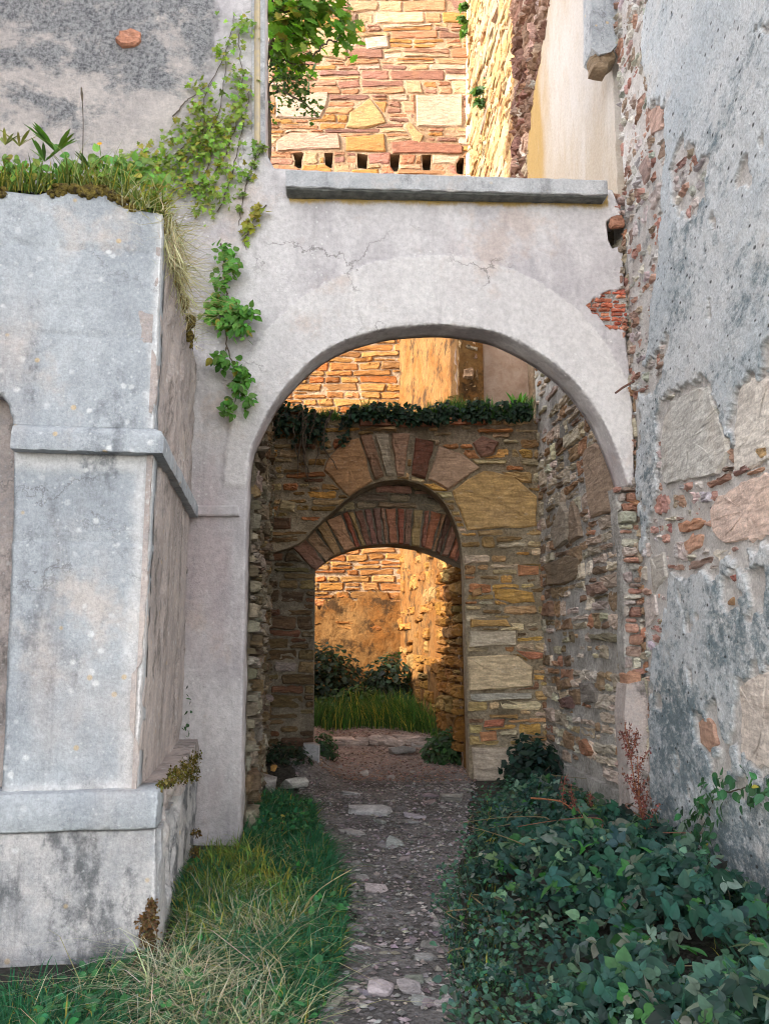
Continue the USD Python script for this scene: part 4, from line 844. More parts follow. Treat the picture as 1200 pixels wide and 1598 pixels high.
def blades(base, height, lean, width, rng, tints):
    """Grass: each blade a bent 3-segment strip. lean: horizontal tip offset (n, 2)."""
    n = len(base); side = np.c_[-lean[:, 1], lean[:, 0]]; l = np.linalg.norm(side, axis=1, keepdims=True); a = rng.uniform(0, 6.28, n)
    side = np.where(l > 1e-6, side / (l + 1e-9), 0) * .4 + np.c_[np.cos(a), np.sin(a)] * .8; side = np.c_[side, np.zeros(n)]
    up = np.array([0, 0, 1.0]); L3 = np.c_[lean, np.zeros(n)]; rows = []
    for t, w in ((0, 1), (.4, .9), (.75, .6)):
        c = base + L3 * t ** 2 + up * (height * (t - .28 * t * t * np.minimum(1, np.linalg.norm(lean, axis=1) / np.maximum(height, .01))))[:, None]
        rows += [c - side * (width * w / 2)[:, None], c + side * (width * w / 2)[:, None]]
    rows.append(base + L3 + up * (height * (1 - .40 * np.minimum(1.3, np.linalg.norm(lean, axis=1) / np.maximum(height, .01))))[:, None])
    V = np.stack(rows, 1); f = np.array([[0, 1, 3], [0, 3, 2], [2, 3, 5], [2, 5, 4], [4, 5, 6]])
    return (V.reshape(-1, 3), (f[None] + (np.arange(n) * 7)[:, None, None]).reshape(-1, 3)), np.repeat(tints, 7, 0)
def join(*mts): return merge_t(mts)
def merge_t(mts):
    vs, fs, ts, n = [], [], [], 0
    for (v, f), t in mts: vs.append(v); fs.append(f + n); ts.append(t); n += len(v)
    return (np.vstack(vs), np.vstack(fs)), np.vstack(ts)

def climber(name, label, pl, clusters, size, base, rng, h=.05, stems=(), yellow=0.0, kind='ivy', depth=.09, cat='ivy', dens=1.0, srad=.006, spread=1.0):
    """A creeper on a wall: clusters (px, py, r px, number) of leaves, and its bare stems."""
    P, N, T = [], [], []
    for (cx, cy, rp, n) in clusters:
        n = int(n * dens); s0, z0 = pl.px(cx, cy, h); s1, _ = pl.px(cx + rp, cy, h); r = abs(s1 - s0) * spread
        q = rng.normal(0, .5, (n, 2)) * r; hh = h + rng.uniform(-.4, 1, n) * depth * np.clip(1 - np.hypot(q[:, 0], q[:, 1]) / r / 1.5, .15, 1)
        P.append(pl.to3(s0 + q[:, 0], z0 + q[:, 1], hh))
    P = np.vstack(P); n = len(P)
    N = pl.n[None] * 1.0 + rng.normal(0, .45, (n, 3)) + [0, 0, .35]; T = rng.normal(0, .6, (n, 3)) + [0, 0, -.6]
    t = Thing(name, label, cat, P[P[:, 2].argmin()])
    st = []
    for L_ in stems:
        q = np.array([pl.to3(*pl.px(a, b, h * .4), h * .4) for a, b in L_]); q = spline(q, 6 * len(L_)); q += rng.normal(0, .006, q.shape)
        st.append(tube(q, np.linspace(srad, srad * .45, len(q)), 5))
    if st: t.part('stem', merge(st), BARK)
    m, tt = leaves(kind, P, N, T, size * rng.uniform(.6, 1.25, n), green(rng, n, base, yellow=yellow))
    t.part('foliage', m, LEAF, tt, kind='stuff')
    return t
GREEN = (.085, .145, .028); DGREEN = (.028, .060, .028); TEAL = (.022, .062, .045)
climber('ivy', 'bright green ivy climbing in a diagonal sweep beside the upper window jamb', F,
    [(372, 25, 12, 14), (388, 42, 14, 22), (368, 62, 12, 16), (350, 85, 14, 22), (370, 110, 12, 16), (318, 130, 12, 16), (325, 150, 16, 24), (370, 125, 14, 26), (378, 150, 13, 30), (372, 172, 13, 26), (318, 170, 14, 26), (303, 190, 20, 44), (288, 210, 24, 56), (320, 212, 24, 60), (345, 195, 20, 40), (365, 188, 15, 24),
     (262, 236, 22, 46), (300, 240, 26, 70), (332, 235, 24, 56), (352, 215, 20, 36), (236, 250, 22, 40), (355, 272, 18, 40), (326, 280, 22, 56), (298, 290, 20, 40), (318, 330, 14, 22), (205, 250, 22, 40), (240, 270, 24, 50), (275, 262, 24, 56), (270, 295, 20, 36), (345, 310, 14, 20), (190, 262, 18, 24)], .052, (.22, .33, .055), RNG(301), .05,
    [[(300, 300), (330, 240), (318, 160), (352, 84), (366, 20)], [(330, 280), (368, 190), (378, 120), (372, 60), (388, 30)], [(270, 180), (300, 150), (330, 130)], [(340, 330), (356, 290), (376, 210), (392, 130)], [(250, 250), (300, 215), (318, 160)], [(300, 240), (345, 160), (352, 90)]], .12, dens=.95, spread=1.55)
climber('ivy', 'sparse ivy sprays trailing down the pale wall left of the sill', F, [(402, 240, 10, 16), (412, 228, 8, 12), (395, 258, 8, 10), (388, 275, 9, 10), (378, 302, 9, 10), (375, 326, 7, 8)], .045, (.16, .24, .06), RNG(302), .03, [[(412, 228), (392, 262), (376, 328), (372, 352)]])
climber('ivy', 'yellowing ivy spray below the left end of the sill', F, [(408, 328, 9, 12), (398, 342, 10, 16), (385, 356, 9, 14), (382, 370, 5, 5)], .06, (.24, .26, .035), RNG(303), .03, [[(416, 318), (396, 344), (384, 372), (384, 388)]], .35)
climber('hanging_plant', 'glossy green climber hanging over the corner between pier and arch', F, [(352, 395, 16, 26), (362, 420, 14, 20), (345, 440, 16, 30), (338, 472, 18, 40), (330, 490, 16, 36), (362, 486, 20, 56), (385, 492, 16, 42), (372, 512, 16, 30), (350, 506, 14, 20), (340, 560, 11, 20), (352, 568, 11, 18), (370, 575, 12, 24), (382, 588, 11, 22), (372, 606, 12, 22), (358, 632, 9, 14), (355, 646, 8, 12), (388, 624, 8, 10), (385, 634, 6, 6)], .068, (.10, .25, .045), RNG(304), .10,
    [[(345, 380), (352, 440), (352, 500), (358, 550), (372, 590), (360, 640)], [(352, 470), (386, 490)], [(356, 540), (340, 562)], [(372, 590), (390, 628)]], .06, 'ovate', .16, 'climber', dens=1.35, srad=.009)
# oak-like branches inside the upper window
def tree_branches():
    rng = RNG(310); IN = Plane(-1.0, 7.75, 1, 0); t = Thing('sapling', 'leafy green sapling hanging its branches into the upper window opening', 'tree', IN.to3(*IN.px(418, 260)))
    limbs = [[(416, 262), (420, 200), (416, 120), (424, 40), (420, -60), (418, -200)], [(420, 60), (450, 30), (478, 0), (500, -30)], [(420, 100), (445, 70), (470, 50)], [(424, 20), (480, 12), (520, 6), (548, -4)], [(486, 88), (512, 72), (526, 56), (540, 36)], [(420, 90), (460, 92), (486, 88)], [(424, 130), (450, 146), (475, 158), (490, 172), (500, 184)], [(420, 140), (440, 110), (470, 120)]]
    st = []
    for k, l in enumerate(limbs): q = spline(np.array([IN.to3(*IN.px(*p), rng.normal(0, .05)) for p in l]), 5 * len(l)); q += rng.normal(0, .008, q.shape); st.append(tube(q, np.linspace(.035 if k == 0 else .012, .02 if k == 0 else .004, len(q)), 6))
    tk = t.part('trunk', st[0], BARK); [t.part('branch', s_, BARK, parent=tk) for s_ in st[1:]]
    P = []
    for cx, cy, rp, n in [(440, 10, 26, 60), (470, 10, 26, 60), (500, 12, 24, 46), (530, 30, 14, 26), (545, 42, 9, 14), (522, 58, 11, 14), (450, 45, 24, 46), (432, 60, 16, 34), (478, 40, 16, 26), (455, 75, 20, 38), (474, 88, 12, 20), (436, 90, 16, 26), (428, 30, 14, 30), (430, -30, 40, 80), (490, -30, 40, 70)]:
        q = rng.normal(0, .55, (n, 2)) * rp; P += [IN.to3(*IN.px(cx + a, cy + b), rng.normal(0, .15)) for a, b in q]
    P = np.array(P); n = len(P); m = [leaves('oak', P, np.array([[.2, -.7, .5]]) + rng.normal(0, .5, (n, 3)), rng.normal(0, .6, (n, 3)) + [.3, 0, -.5], .15 * rng.uniform(.6, 1.2, n), green(rng, n, (.10, .22, .02), yellow=.10))]
    P = []
    for cx, cy, rp, n in [(440, 118, 20, 90), (462, 125, 18, 70), (475, 140, 14, 50), (450, 142, 16, 50), (430, 140, 12, 40), (478, 160, 12, 34), (492, 172, 9, 24), (425, 175, 8, 20)]:
        q = rng.normal(0, .55, (n, 2)) * rp; P += [IN.to3(*IN.px(cx + a, cy + b), rng.normal(0, .1)) for a, b in q]
    P = np.array(P); n = len(P); m.append(leaves('ovate', P, np.array([[.2, -.7, .5]]) + rng.normal(0, .6, (n, 3)), rng.normal(0, .6, (n, 3)), .055 * rng.uniform(.6, 1.2, n), green(rng, n, (.05, .10, .02))))
    mm, tt = merge_t(m); t.part('crown', mm, LEAF, tt, kind='stuff')
tree_branches()
climber('ivy', 'small ivy strip in the sunny upper corner of the far wall', Plane(0, 15.7, 1, 0), [(722, 10, 5, 12), (721, 30, 5, 14), (723, 50, 4, 10), (795, 12, 7, 14), (792, 40, 6, 14), (788, 55, 6, 10)], .16, (.05, .11, .02), RNG(320), .05, [[(722, 0), (722, 60)], [(797, 0), (790, 60)]])
climber('ivy', 'dark ivy drop hanging down the golden upper side wall', Plane(0, 14.0, 1, 0), [(776, 95, 8, 20), (778, 115, 9, 26), (772, 130, 9, 26), (775, 150, 9, 24), (770, 172, 8, 20), (745, 140, 5, 16), (747, 160, 5, 14), (780, 180, 7, 12), (776, 195, 6, 8)], .15, (.04, .09, .03), RNG(321), .05, [[(778, 80), (774, 130), (772, 200)], [(744, 120), (748, 170)]])
# top of the pier: grass, moss lip, weeds
def pier_top():
    rng = RNG(330); n = 2600
    s = rng.uniform(LX, U0, n); d = np.abs(rng.normal(0, .35, n)); base = B.to3(s, 0, -d - .0); base[:, 2] = cap_z(base[:, 0], base[:, 1]) - .02
    h = rng.uniform(.05, .20, n) * (1 + .5 * (meshkit.noise(np.c_[s * 3, d, d * 0]) - .5)); lean = rng.normal(0, .07, (n, 2)) + [0.01, -.04]
    g1 = blades(base, h, lean, rng.uniform(.006, .012, n), rng, green(rng, n, (.10, .15, .03), yellow=.25))
    n2 = 1000; u = rng.uniform(-.05, 2.1, n2); b2 = BS.to3(u, 0, U0 + rng.uniform(-.25, .02, n2)); b2[:, 2] = cap_z(b2[:, 0], b2[:, 1]) - .03
    g2 = blades(b2, rng.uniform(-.12, .22, n2), rng.normal(0, .14, (n2, 2)) + BS.n[:2] * rng.uniform(.0, .26, (n2, 1)), rng.uniform(.003, .008, n2), rng, green(rng, n2, (.46, .44, .28), .25, .08, .12))
    n3 = 520; k = np.abs(rng.normal(.35, .5, n3)); b3 = BS.to3(k, 0, U0 + .02 + rng.uniform(-.02, .05, n3)); b3[:, 2] = cap_z(b3[:, 0], b3[:, 1]) - rng.uniform(0, .22, n3)
    g3 = blades(b3, -rng.uniform(.03, .36, n3) * np.clip(1.1 - .45 * k, .2, 1), rng.normal(0, .17, (n3, 2)) + BS.n[:2] * rng.uniform(.0, .16, (n3, 1)), rng.uniform(.003, .007, n3), rng, green(rng, n3, (.46, .42, .28), .3, .08))
    n4 = 900; s = rng.uniform(U0 - .55, U0 + .02, n4); d = np.abs(rng.normal(0, .5, n4)); b4 = B.to3(s, 0, -d); b4[:, 2] = cap_z(b4[:, 0], b4[:, 1]) - .02
    g4 = blades(b4, rng.uniform(.08, .34, n4), rng.normal(0, .12, (n4, 2)) + [.04, -.02], rng.uniform(.004, .009, n4), rng, green(rng, n4, (.30, .32, .13), .25, .1, .2))
    m, t = merge_t([g1, g2, g3, g4]); single('grass', m, GRASS, 'green and straw coloured grass growing on top of the left pier', 'grass', tint=t, kind='stuff')
    # moss: lumps along the front lip
    ms = []
    for k in range(520):
        s_ = rng.uniform(LX, U0 + .02); zt_ = float(np.interp(s_, [q[0] for q in top], [q[1] for q in top])); dn = float(meshkit.fbm(np.array([[s_ * 4.5, 0, 3.]]), 3)[0])
        if dn < .40: continue
        big = .5 + 2.6 * (dn - .40)
        ic = trimesh.creation.icosphere(2, 1.0); v = ic.vertices * (1 + .9 * (meshkit.fbm(ic.vertices * 3.2 + k, 4)[:, None] - .5)); v = v * np.array([rng.uniform(.012, .045), .03, rng.uniform(.010, .034)]) * big
        c = B.to3(s_, zt_ + rng.normal(0, .014) - .03 * max(0, dn - .55), rng.uniform(-.05, .012)); ms.append((v @ np.array([B.t, -B.n, [0, 0, 1]]) + c, ic.faces))
    for k in range(24):
        u = rng.uniform(0, 1.9); c = BS.to3(u, zt + .02 - .05 * u + rng.uniform(-.10, .04), U0 + rng.uniform(-.05, .01)); ic = trimesh.creation.icosphere(2, 1.0); v = ic.vertices * (1 + .6 * (meshkit.fbm(ic.vertices * 2 + k + 50, 3)[:, None] - .5)) * rng.uniform(.02, .06)
        ms.append((v + c, ic.faces))
    single('moss', merge(ms), MOSS, 'ochre brown moss hanging over the front lip of the pier', 'moss', kind='stuff', smooth=True)
    def weed(px, py, n, size, label, tint, kind='lance', spread=.8):
        s_, z_ = B.px(px, py, -.06); o = B.to3(s_, z_, -.06); rg = RNG(px); a = rg.uniform(0, 6.28, n); tip = np.c_[np.cos(a) * spread, np.sin(a) * spread * .8, rg.uniform(.5, 1.4, n)]
        nr = np.c_[-np.cos(a), -np.sin(a), np.full(n, .9)] + np.array([0, -.4, 0]); m, t = leaves(kind, np.repeat(o[None], n, 0), nr, tip, size * rg.uniform(.6, 1.1, n), green(rg, n, tint)); v = m[0]
        w = Thing('weed', label, 'weed', o); w.part('leaves', m, LEAF, t, kind='stuff'); return w, o
    w, o = weed(88, 238, 20, .21, 'broad leaved green weed standing on the pier like a dandelion', (.07, .17, .025), 'lance', .6)
    weed(70, 252, 12, .15, 'low weed rosette beside the broad leaved weed on the pier', (.09, .16, .04), 'lance', 1.2)
    weed(140, 262, 12, .12, 'small weed left of the ivy on top of the pier', (.07, .14, .04), 'lance', 1.1)
    w, o = weed(8, 226, 10, .15, 'pale green weed at the left edge on top of the pier', (.20, .24, .06), 'lance', .5)
    w, o = weed(30, 228, 8, .14, 'thin yellowish weed next to the left edge on the pier', (.24, .24, .07), 'lance', .6)
    climber('weed', 'bright green leafy growth along the top of the pier towards the ivy', Plane(*(B.o - B.n * .12)[:2], *B.t[:2]), [(20, 262, 20, 40), (60, 268, 20, 40), (110, 262, 22, 56), (150, 262, 22, 60), (185, 258, 24, 70), (215, 270, 22, 60), (240, 285, 20, 50), (90, 282, 24, 50), (30, 285, 24, 50), (160, 284, 24, 50)], .05, (.14, .27, .055), RNG(331), .02, (), .1, 'ovate', .1, 'weed', 1.0)
    st = Thing('dry_stalk', 'thin dry stalk with a bud rising from the pier top', 'stalk', B.to3(*B.px(122, 240), -.1)); q = spline(np.array([B.to3(*B.px(a, b), -.1) for a, b in [(122, 245), (124, 190), (121, 120)]]), 12)
    st.part('stem', tube(q, .0028, 5), BARK); st.part('bud', tube(q[-3:] + [0, 0, .01], [.004, .008, .003], 6), BARK)
    fl_ = Thing('yellow_flower', 'small yellow flower on a thin stem above the pier grass', 'flower', B.to3(*B.px(153, 240), -.1)); q = spline(np.array([B.to3(*B.px(a, b), -.1) for a, b in [(156, 245), (152, 225), (150, 207)]]), 8)
    fl_.part('stem', tube(q, .0025, 5), GRASS, (.12, .2, .05)); a = np.linspace(0, 6.28, 10)[:-1]; m, t = leaves('ovate', np.repeat(q[-1:], 9, 0), np.tile([[0, -1, .5]], (9, 1)), np.c_[np.cos(a), np.zeros(9), np.sin(a)], np.full(9, .016), np.tile([[.75, .42, .01]], (9, 1)))
    fl_.part('petals', m, LEAF, t)
pier_top()
# moss on the plinth corner and by the side base
def moss_at(name, label, pl, L, rng, h=.02, amp=(.13, .085, .028)):
    ms = []
    P, S = [], []
    for k, (px, py, r_) in enumerate(L):
        s_, z_ = pl.px(px, py, h); r = r_ / FPX * float(np.linalg.norm(pl.to3(s_, z_, h) - EYE)); n = 110
        q = rng.normal(0, .55, (n, 2)) * r * ([1, 1] if pl is B else [2.2, 1]); P.append(pl.to3(s_ + q[:, 0], z_ + q[:, 1], h + rng.uniform(-.01, .03, n) * (1 if pl is B else 1.5)))
    P = np.vstack(P); n = len(P); m, t = leaves('ovate', P, pl.n[None] + rng.normal(0, .7, (n, 3)) + [0, 0, .4], rng.normal(0, 1, (n, 3)) + [0, 0, -.3], rng.uniform(.008, .022, n), green(rng, n, amp, .35, .12))
    single(name, m, LEAF, label, 'moss', tint=t, kind='stuff')
moss_at('moss', 'brown moss patch low on the right corner of the pier plinth', B, [(238, 1412, 5), (234, 1425, 7), (228, 1436, 8), (240, 1440, 6), (230, 1452, 8), (238, 1462, 8), (228, 1470, 7), (236, 1482, 7), (222, 1492, 6), (214, 1494, 4), (240, 1495, 6)], RNG(340), .02, (.11, .065, .025))
moss_at('moss', 'olive moss clump on the base moulding at the pier side', BS, [(262, 1220, 7), (250, 1224, 5), (275, 1208, 8), (286, 1195, 8), (296, 1188, 8), (302, 1200, 7), (300, 1215, 5), (290, 1205, 8), (268, 1206, 7), (282, 1215, 7), (305, 1180, 6)], RNG(341), -.01, (.12, .10, .02))
moss_at('moss', 'brown moss running down the back corner of the pier side', BS, [(303, 1300, 4), (300, 1330, 5), (296, 1360, 5), (288, 1400, 4), (282, 1440, 4), (268, 1470, 5), (262, 1500, 5)], RNG(342), .03)
# crossing wall: grass and hanging growth on its top
def cross_top():
    rng = RNG(350); n = 6500; s = rng.uniform(0.05, 3.35, n); xs = I1.o[0] + s; zt_ = np.interp(s, [q[0] for q in itop], [q[1] for q in itop]); y = 10.3 + rng.uniform(-.04, .34, n)
    tall = .06 + .34 * meshkit.fbm(np.c_[s * 3.3, s * 0, s * 0], 3) - .22 * (s < .55)
    base = np.c_[xs, y, zt_ - .03]; m1 = blades(base, np.maximum(tall, .05) * rng.uniform(.4, 1.3, n), rng.normal(0, .08, (n, 2)) + [0, -.03], rng.uniform(.008, .016, n), rng, green(rng, n, (.055, .125, .032), .4))
    k = 1700; s = rng.uniform(.0, 3.3, k); zt_ = np.interp(s, [q[0] for q in itop], [q[1] for q in itop]); hang = np.where(s < 1.0, rng.uniform(-.1, .75, k) * (1 - s * .5), rng.uniform(-.16, .06, k))
    kp = meshkit.fbm(np.c_[s * 3.1, s * 0, s * 0 + 2], 3) > np.where(s < 1.1, .30, .50); s, zt_, hang = s[kp], zt_[kp], hang[kp]; k = len(s); hang = hang * (.4 + 1.2 * meshkit.fbm(np.c_[s * 5, s * 0, s * 0], 3))
    P = np.c_[I1.o[0] + s, 10.3 - rng.uniform(.03, .12, k), zt_ - hang]; m2 = leaves('ovate', P, np.array([[0, -1, .5]]) + rng.normal(0, .5, (k, 3)), rng.normal(0, .5, (k, 3)) + [0, 0, -.5], rng.uniform(.04, .085, k), green(rng, k, (.022, .048, .026)))
    a, t = merge_t([m1, m2]); single('grass', a, GRASS, 'dark green grass and trailing plants on top of the inner arch wall', 'grass', tint=t, kind='stuff')
    for px, py, sz in [(808, 612, .30), (795, 615, .24), (818, 616, .26), (700, 618, .2), (680, 620, .18), (765, 615, .18)]:
        o = at(px, py + 26, 10.3); o[2] -= .05; q = 9; a_ = rng.uniform(0, 6.28, q); m, t = leaves('lance', np.repeat(o[None], q, 0), np.c_[-np.cos(a_), -np.sin(a_) - .6, np.full(q, .4)], np.c_[np.cos(a_) * .5, np.sin(a_) * .4, rng.uniform(.8, 1.3, q)], sz * rng.uniform(.7, 1.1, q), green(rng, q, (.07, .19, .03)))
        w = Thing('weed', {808: 'bright green weed second from the right on top of the inner arch wall', 795: 'bright green weed just left of the tall pair on the inner arch wall', 818: 'rightmost green weed on top of the inner arch wall', 700: 'small bright weed right of the voussoirs on the inner arch wall', 680: 'leftmost bright weed on top of the inner arch wall', 765: 'small lone weed in the right half of the inner arch wall top'}[px], 'weed', o); w.part('leaves', m, LEAF, t, kind='stuff')
    rt = []
    for k in range(9):
        x0 = rng.uniform(440, 520); q = spline(np.array([at(x0, 640, 10.2), at(x0 - rng.uniform(-6, 20), 670, 10.19), at(x0 - rng.uniform(-10, 30), 700 + rng.uniform(0, 60), 10.22)]), 14); rt.append(tube(q + rng.normal(0, .012, q.shape), np.linspace(.016, .005, 14), 5))
    single('dead_ivy', merge(rt), BARK, 'dark dead ivy stems hanging at the left end of the inner arch wall', 'ivy stems', loc=rt[0][0].min(0) * 0 + at(480, 700, 10.2))
cross_top()
# far room: grass mound, bushes
def ground_grass(label, polyw, n, h, tint, seed, width=(.006, .012), yellow=.05, lean=.5, dens=None, name='grass'):
    rng = RNG(seed); x0, y0, x1, y1 = polyw.bounds; q = np.c_[rng.uniform(x0, x1, n * 3), rng.uniform(y0, y1, n * 3)]
    k = shapely.contains_xy(polyw, q[:, 0], q[:, 1]); q = q[k]
    if dens is not None: q = q[rng.random(len(q)) < dens(q[:, 0], q[:, 1])]
    q = q[:n]; n = len(q); base = np.c_[q, gz(q[:, 0], q[:, 1]) - .01]; hh = rng.uniform(h[0], h[1], n) * (.55 + .9 * meshkit.fbm(np.c_[q * 1.6, np.zeros(n)], 3, seed))
    dirn = (meshkit.fbm(np.c_[q * 1.1, np.zeros(n) + 4], 3, seed) - .5)[:, None] * np.array([[2.5, 1.0]]); ln = (rng.normal(0, .5, (n, 2)) + dirn) * (hh * lean)[:, None]
    m, t = blades(base, hh, ln, rng.uniform(*width, n), rng, green(rng, n, tint, yellow=yellow))
    return m, t
def gpoly(L): return Polygon([drop(*p)[:2] for p in L]).buffer(0)
far_g = Polygon([(-1.8, 12.7), (-.2, 12.9), (.65, 12.6), (.8, 12.2), (.6, 13.9), (.35, 15.9), (-2.2, 15.9)])
m, t = ground_grass('', far_g, 11000, (.16, .56), (.045, .10, .02), 360, (.008, .016), .12); single('grass', m, GRASS, 'grass growing in the far room beyond the doorways', 'grass', tint=t, kind='stuff')
def bush(name, label, cx, cy, rx, ry, h, n, tint, seed, size=.07, kind='ovate', shell=.5, cat='bush', z0=None):
    rng = RNG(seed); u = rng.normal(0, 1, (n, 3)); u[:, 2] = np.abs(u[:, 2]); u /= np.linalg.norm(u, axis=1, keepdims=True); rr = rng.uniform(shell, 1.08, (n, 1)) * (.72 + .55 * meshkit.fbm(u * 1.8 + seed, 3)[:, None])
    z0 = float(gz(cx, cy)) if z0 is None else z0; P = u * rr * [rx, ry, h] + [cx, cy, z0]
    t = Thing(name, label, cat, (cx, cy, z0)); st = []
    for k in range(14): q = P[rng.integers(n)]; c = np.array([cx, cy, z0 - .05]) + rng.normal(0, .08, 3) * [1, 1, 0]; st.append(tube(spline(np.array([c, (c + q) / 2 + rng.normal(0, .06, 3), q]), 8), np.linspace(.010, .003, 8), 5))
    t.part('stems', merge(st), BARK); m, tt = leaves(kind, P, u + rng.normal(0, .6, (n, 3)) + [0, -.2, .5], rng.normal(0, .7, (n, 3)) + [0, 0, -.3], size * rng.uniform(.6, 1.3, n), green(rng, n, tint)); t.part('foliage', m, LEAF, tt, kind='stuff'); return t
bush('bush', 'dark bramble bush left in the far room under the lit plaster', -1.05, 14.6, .85, .5, 1.25, 2000, (.020, .040, .022), 361, .10)
bush('bush', 'dark bush before the corner of the far room', .05, 14.9, .65, .45, 1.1, 1700, (.022, .042, .022), 362, .10)
bush('bush', 'grassy green bush between the two dark bushes of the far room', -.45, 14.0, .7, .4, .55, 900, (.035, .075, .022), 363, .09)
bush('bush', 'green shrub at the right foot of the inner doorway', .86, 11.55, .34, .35, .42, 900, (.03, .065, .022), 364, .07)
bush('bush', 'low green plant behind the upright stone post at the left of the inner doorway', -.80, 11.15, .20, .25, .30, 420, (.03, .07, .03), 365, .06)
bush('bush', 'dark leafy shrub in the corner of the passage on the right', 1.62, 9.55, .36, .42, .55, 1100, (.014, .036, .026), 366, .085)
bush('bush', 'dark weeds at the foot of the left pier of the inner doorway', -1.15, 10.0, .3, .2, .2, 420, (.022, .040, .022), 367, .05)
# foreground grass left of the path
gl = gpoly([(-80, 1545), (100, 1545), (235, 1515), (262, 1505), (300, 1345), (372, 1345), (385, 1262), (440, 1248), (488, 1268), (505, 1320), (525, 1380), (540, 1450), (525, 1530), (490, 1640), (470, 1900), (-300, 1900)])
PIER_FOOT = Polygon([B.to3(LX, 0, .0)[:2], B.to3(0, 0, .05)[:2], BS.to3(s_end, 0, .05)[:2], B.to3(LX, 0, -2.3)[:2]])
gl = gl.difference(PIER_FOOT)
m1 = ground_grass('', gl, 30000, (.05, .20), (.026, .125, .055), 370, (.004, .010), .05, 1.2, lambda x, y: .25 + .75 * ss(.36, .56, meshkit.fbm(np.stack([x * 3.5, y * 3.5, 0 * x], -1), 3, 9)))
ms_ = ground_grass('', gl, 900, (.08, .28), (.40, .38, .22), 374, (.002, .005), .0, 2.0); m1 = merge_t([m1, ms_])
single('grass', m1[0], GRASS, 'lush green grass along the left side of the path', 'grass', tint=m1[1], kind='stuff')
dz_ = gpoly([(250, 1500), (300, 1420), (380, 1420), (455, 1470), (470, 1560), (440, 1650), (260, 1700), (200, 1600)]).difference(PIER_FOOT)
m2 = ground_grass('', dz_, 1500, (.10, .32), (.44, .43, .29), 371, (.002, .005), .0, 2.2, lambda x, y: ss(.40, .56, meshkit.fbm(np.stack([x * 3, y * 3, 0 * x], -1), 3, 4)) + .12)
m3 = ground_grass('', gpoly([(285, 1400), (320, 1345), (400, 1345), (470, 1420), (470, 1470), (280, 1500)]).difference(PIER_FOOT), 2600, (.10, .26), (.16, .24, .05), 372, (.006, .011), .2, .9)
m, t = merge_t([m2, m3]); single('dry_grass', m, GRASS, 'pale straw and yellow green grass by the foot of the pier', 'dry grass', tint=t, kind='stuff')
def herb(label, poly, n, size, tint, seed, hmax=.10, dens=None, yellow=.03):
    rng = RNG(seed); x0, y0, x1, y1 = poly.bounds; q = np.c_[rng.uniform(x0, x1, n * 4), rng.uniform(max(y0, 3.3), y1, n * 4)]; q = q[shapely.contains_xy(poly, q[:, 0], q[:, 1])]
    f_ = meshkit.fbm(np.c_[q * 3.2, np.zeros(len(q))], 3, seed); q = q[rng.random(len(q)) < ss(.42, .60, f_)][:n]; n = len(q)
    P = np.c_[q, gz(q[:, 0], q[:, 1]) + rng.uniform(.01, hmax, n)]; a = rng.uniform(0, 6.28, n)
    m, t = leaves('ovate', P, rng.normal(0, .5, (n, 3)) + [0, -.4, 1], np.c_[np.cos(a), np.sin(a), rng.normal(.1, .4, n)], size * rng.uniform(.5, 1.5, n), green(rng, n, tint, .3, .15, yellow))
    single('weeds', m, LEAF, label, 'weeds', tint=t, kind='stuff')
herb('small leafy weeds mixed into the grass left of the path', gl, 2600, .038, (.04, .14, .05), 375, .12)
q = spline(np.array([drop(445, 1500), drop(470, 1460) + [0, 0, .10], drop(495, 1425) + [0, 0, .12], drop(548, 1400) + [0, 0, .16]]), 14)
s_ = Thing('dry_stalk', 'long pale dry grass stalk leaning towards the path', 'stalk', q[0]); s_.part('stem', tube(q, np.linspace(.004, .0025, 14), 5), GRASS, (.46, .38, .22)); s_.part('seed_head', tube(q[5:9] + [0, -.004, .006], [.003, .008, .007, .003], 6), GRASS, (.42, .33, .18))
for k, (px, py, sz, lb) in enumerate([(470, 1478, .13, 'broad leaved dock growing in the grass beside the path'), (455, 1490, .10, 'smaller broad leaved weed left of the dock in the grass'), (322, 1395, .12, 'leafy weed against the foot of the pier side'), (345, 1400, .10, 'leafy weed right of the weed at the pier side'), (300, 1372, .09, 'tuft of leaves in the corner of pier and arch jamb')]):
    o = drop(px, py); rg = RNG(380 + k); n = 16; a = rg.uniform(0, 6.28, n); m, t = leaves('ovate', o + rg.normal(0, .03, (n, 3)) * [1, 1, 0] + [0, 0, .05], np.c_[-np.cos(a), -np.sin(a), np.full(n, 1.4)], np.c_[np.cos(a), np.sin(a), rg.uniform(.2, 1.2, n)], sz * rg.uniform(.6, 1.1, n), green(rg, n, (.05, .14, .035)))
    w = Thing('weed', lb, 'weed', o); w.part('leaves', m, LEAF, t, kind='stuff')
# ferns and specks on walls
climber('wall_fern', 'little green fern in the crack of the pier side', BU, [(293, 1105, 6, 10), (294, 1118, 6, 10), (292, 1165, 6, 10), (292, 1178, 5, 8)], .04, (.05, .12, .05), RNG(390), .04, (), 0, 'ovate', .04, 'fern')
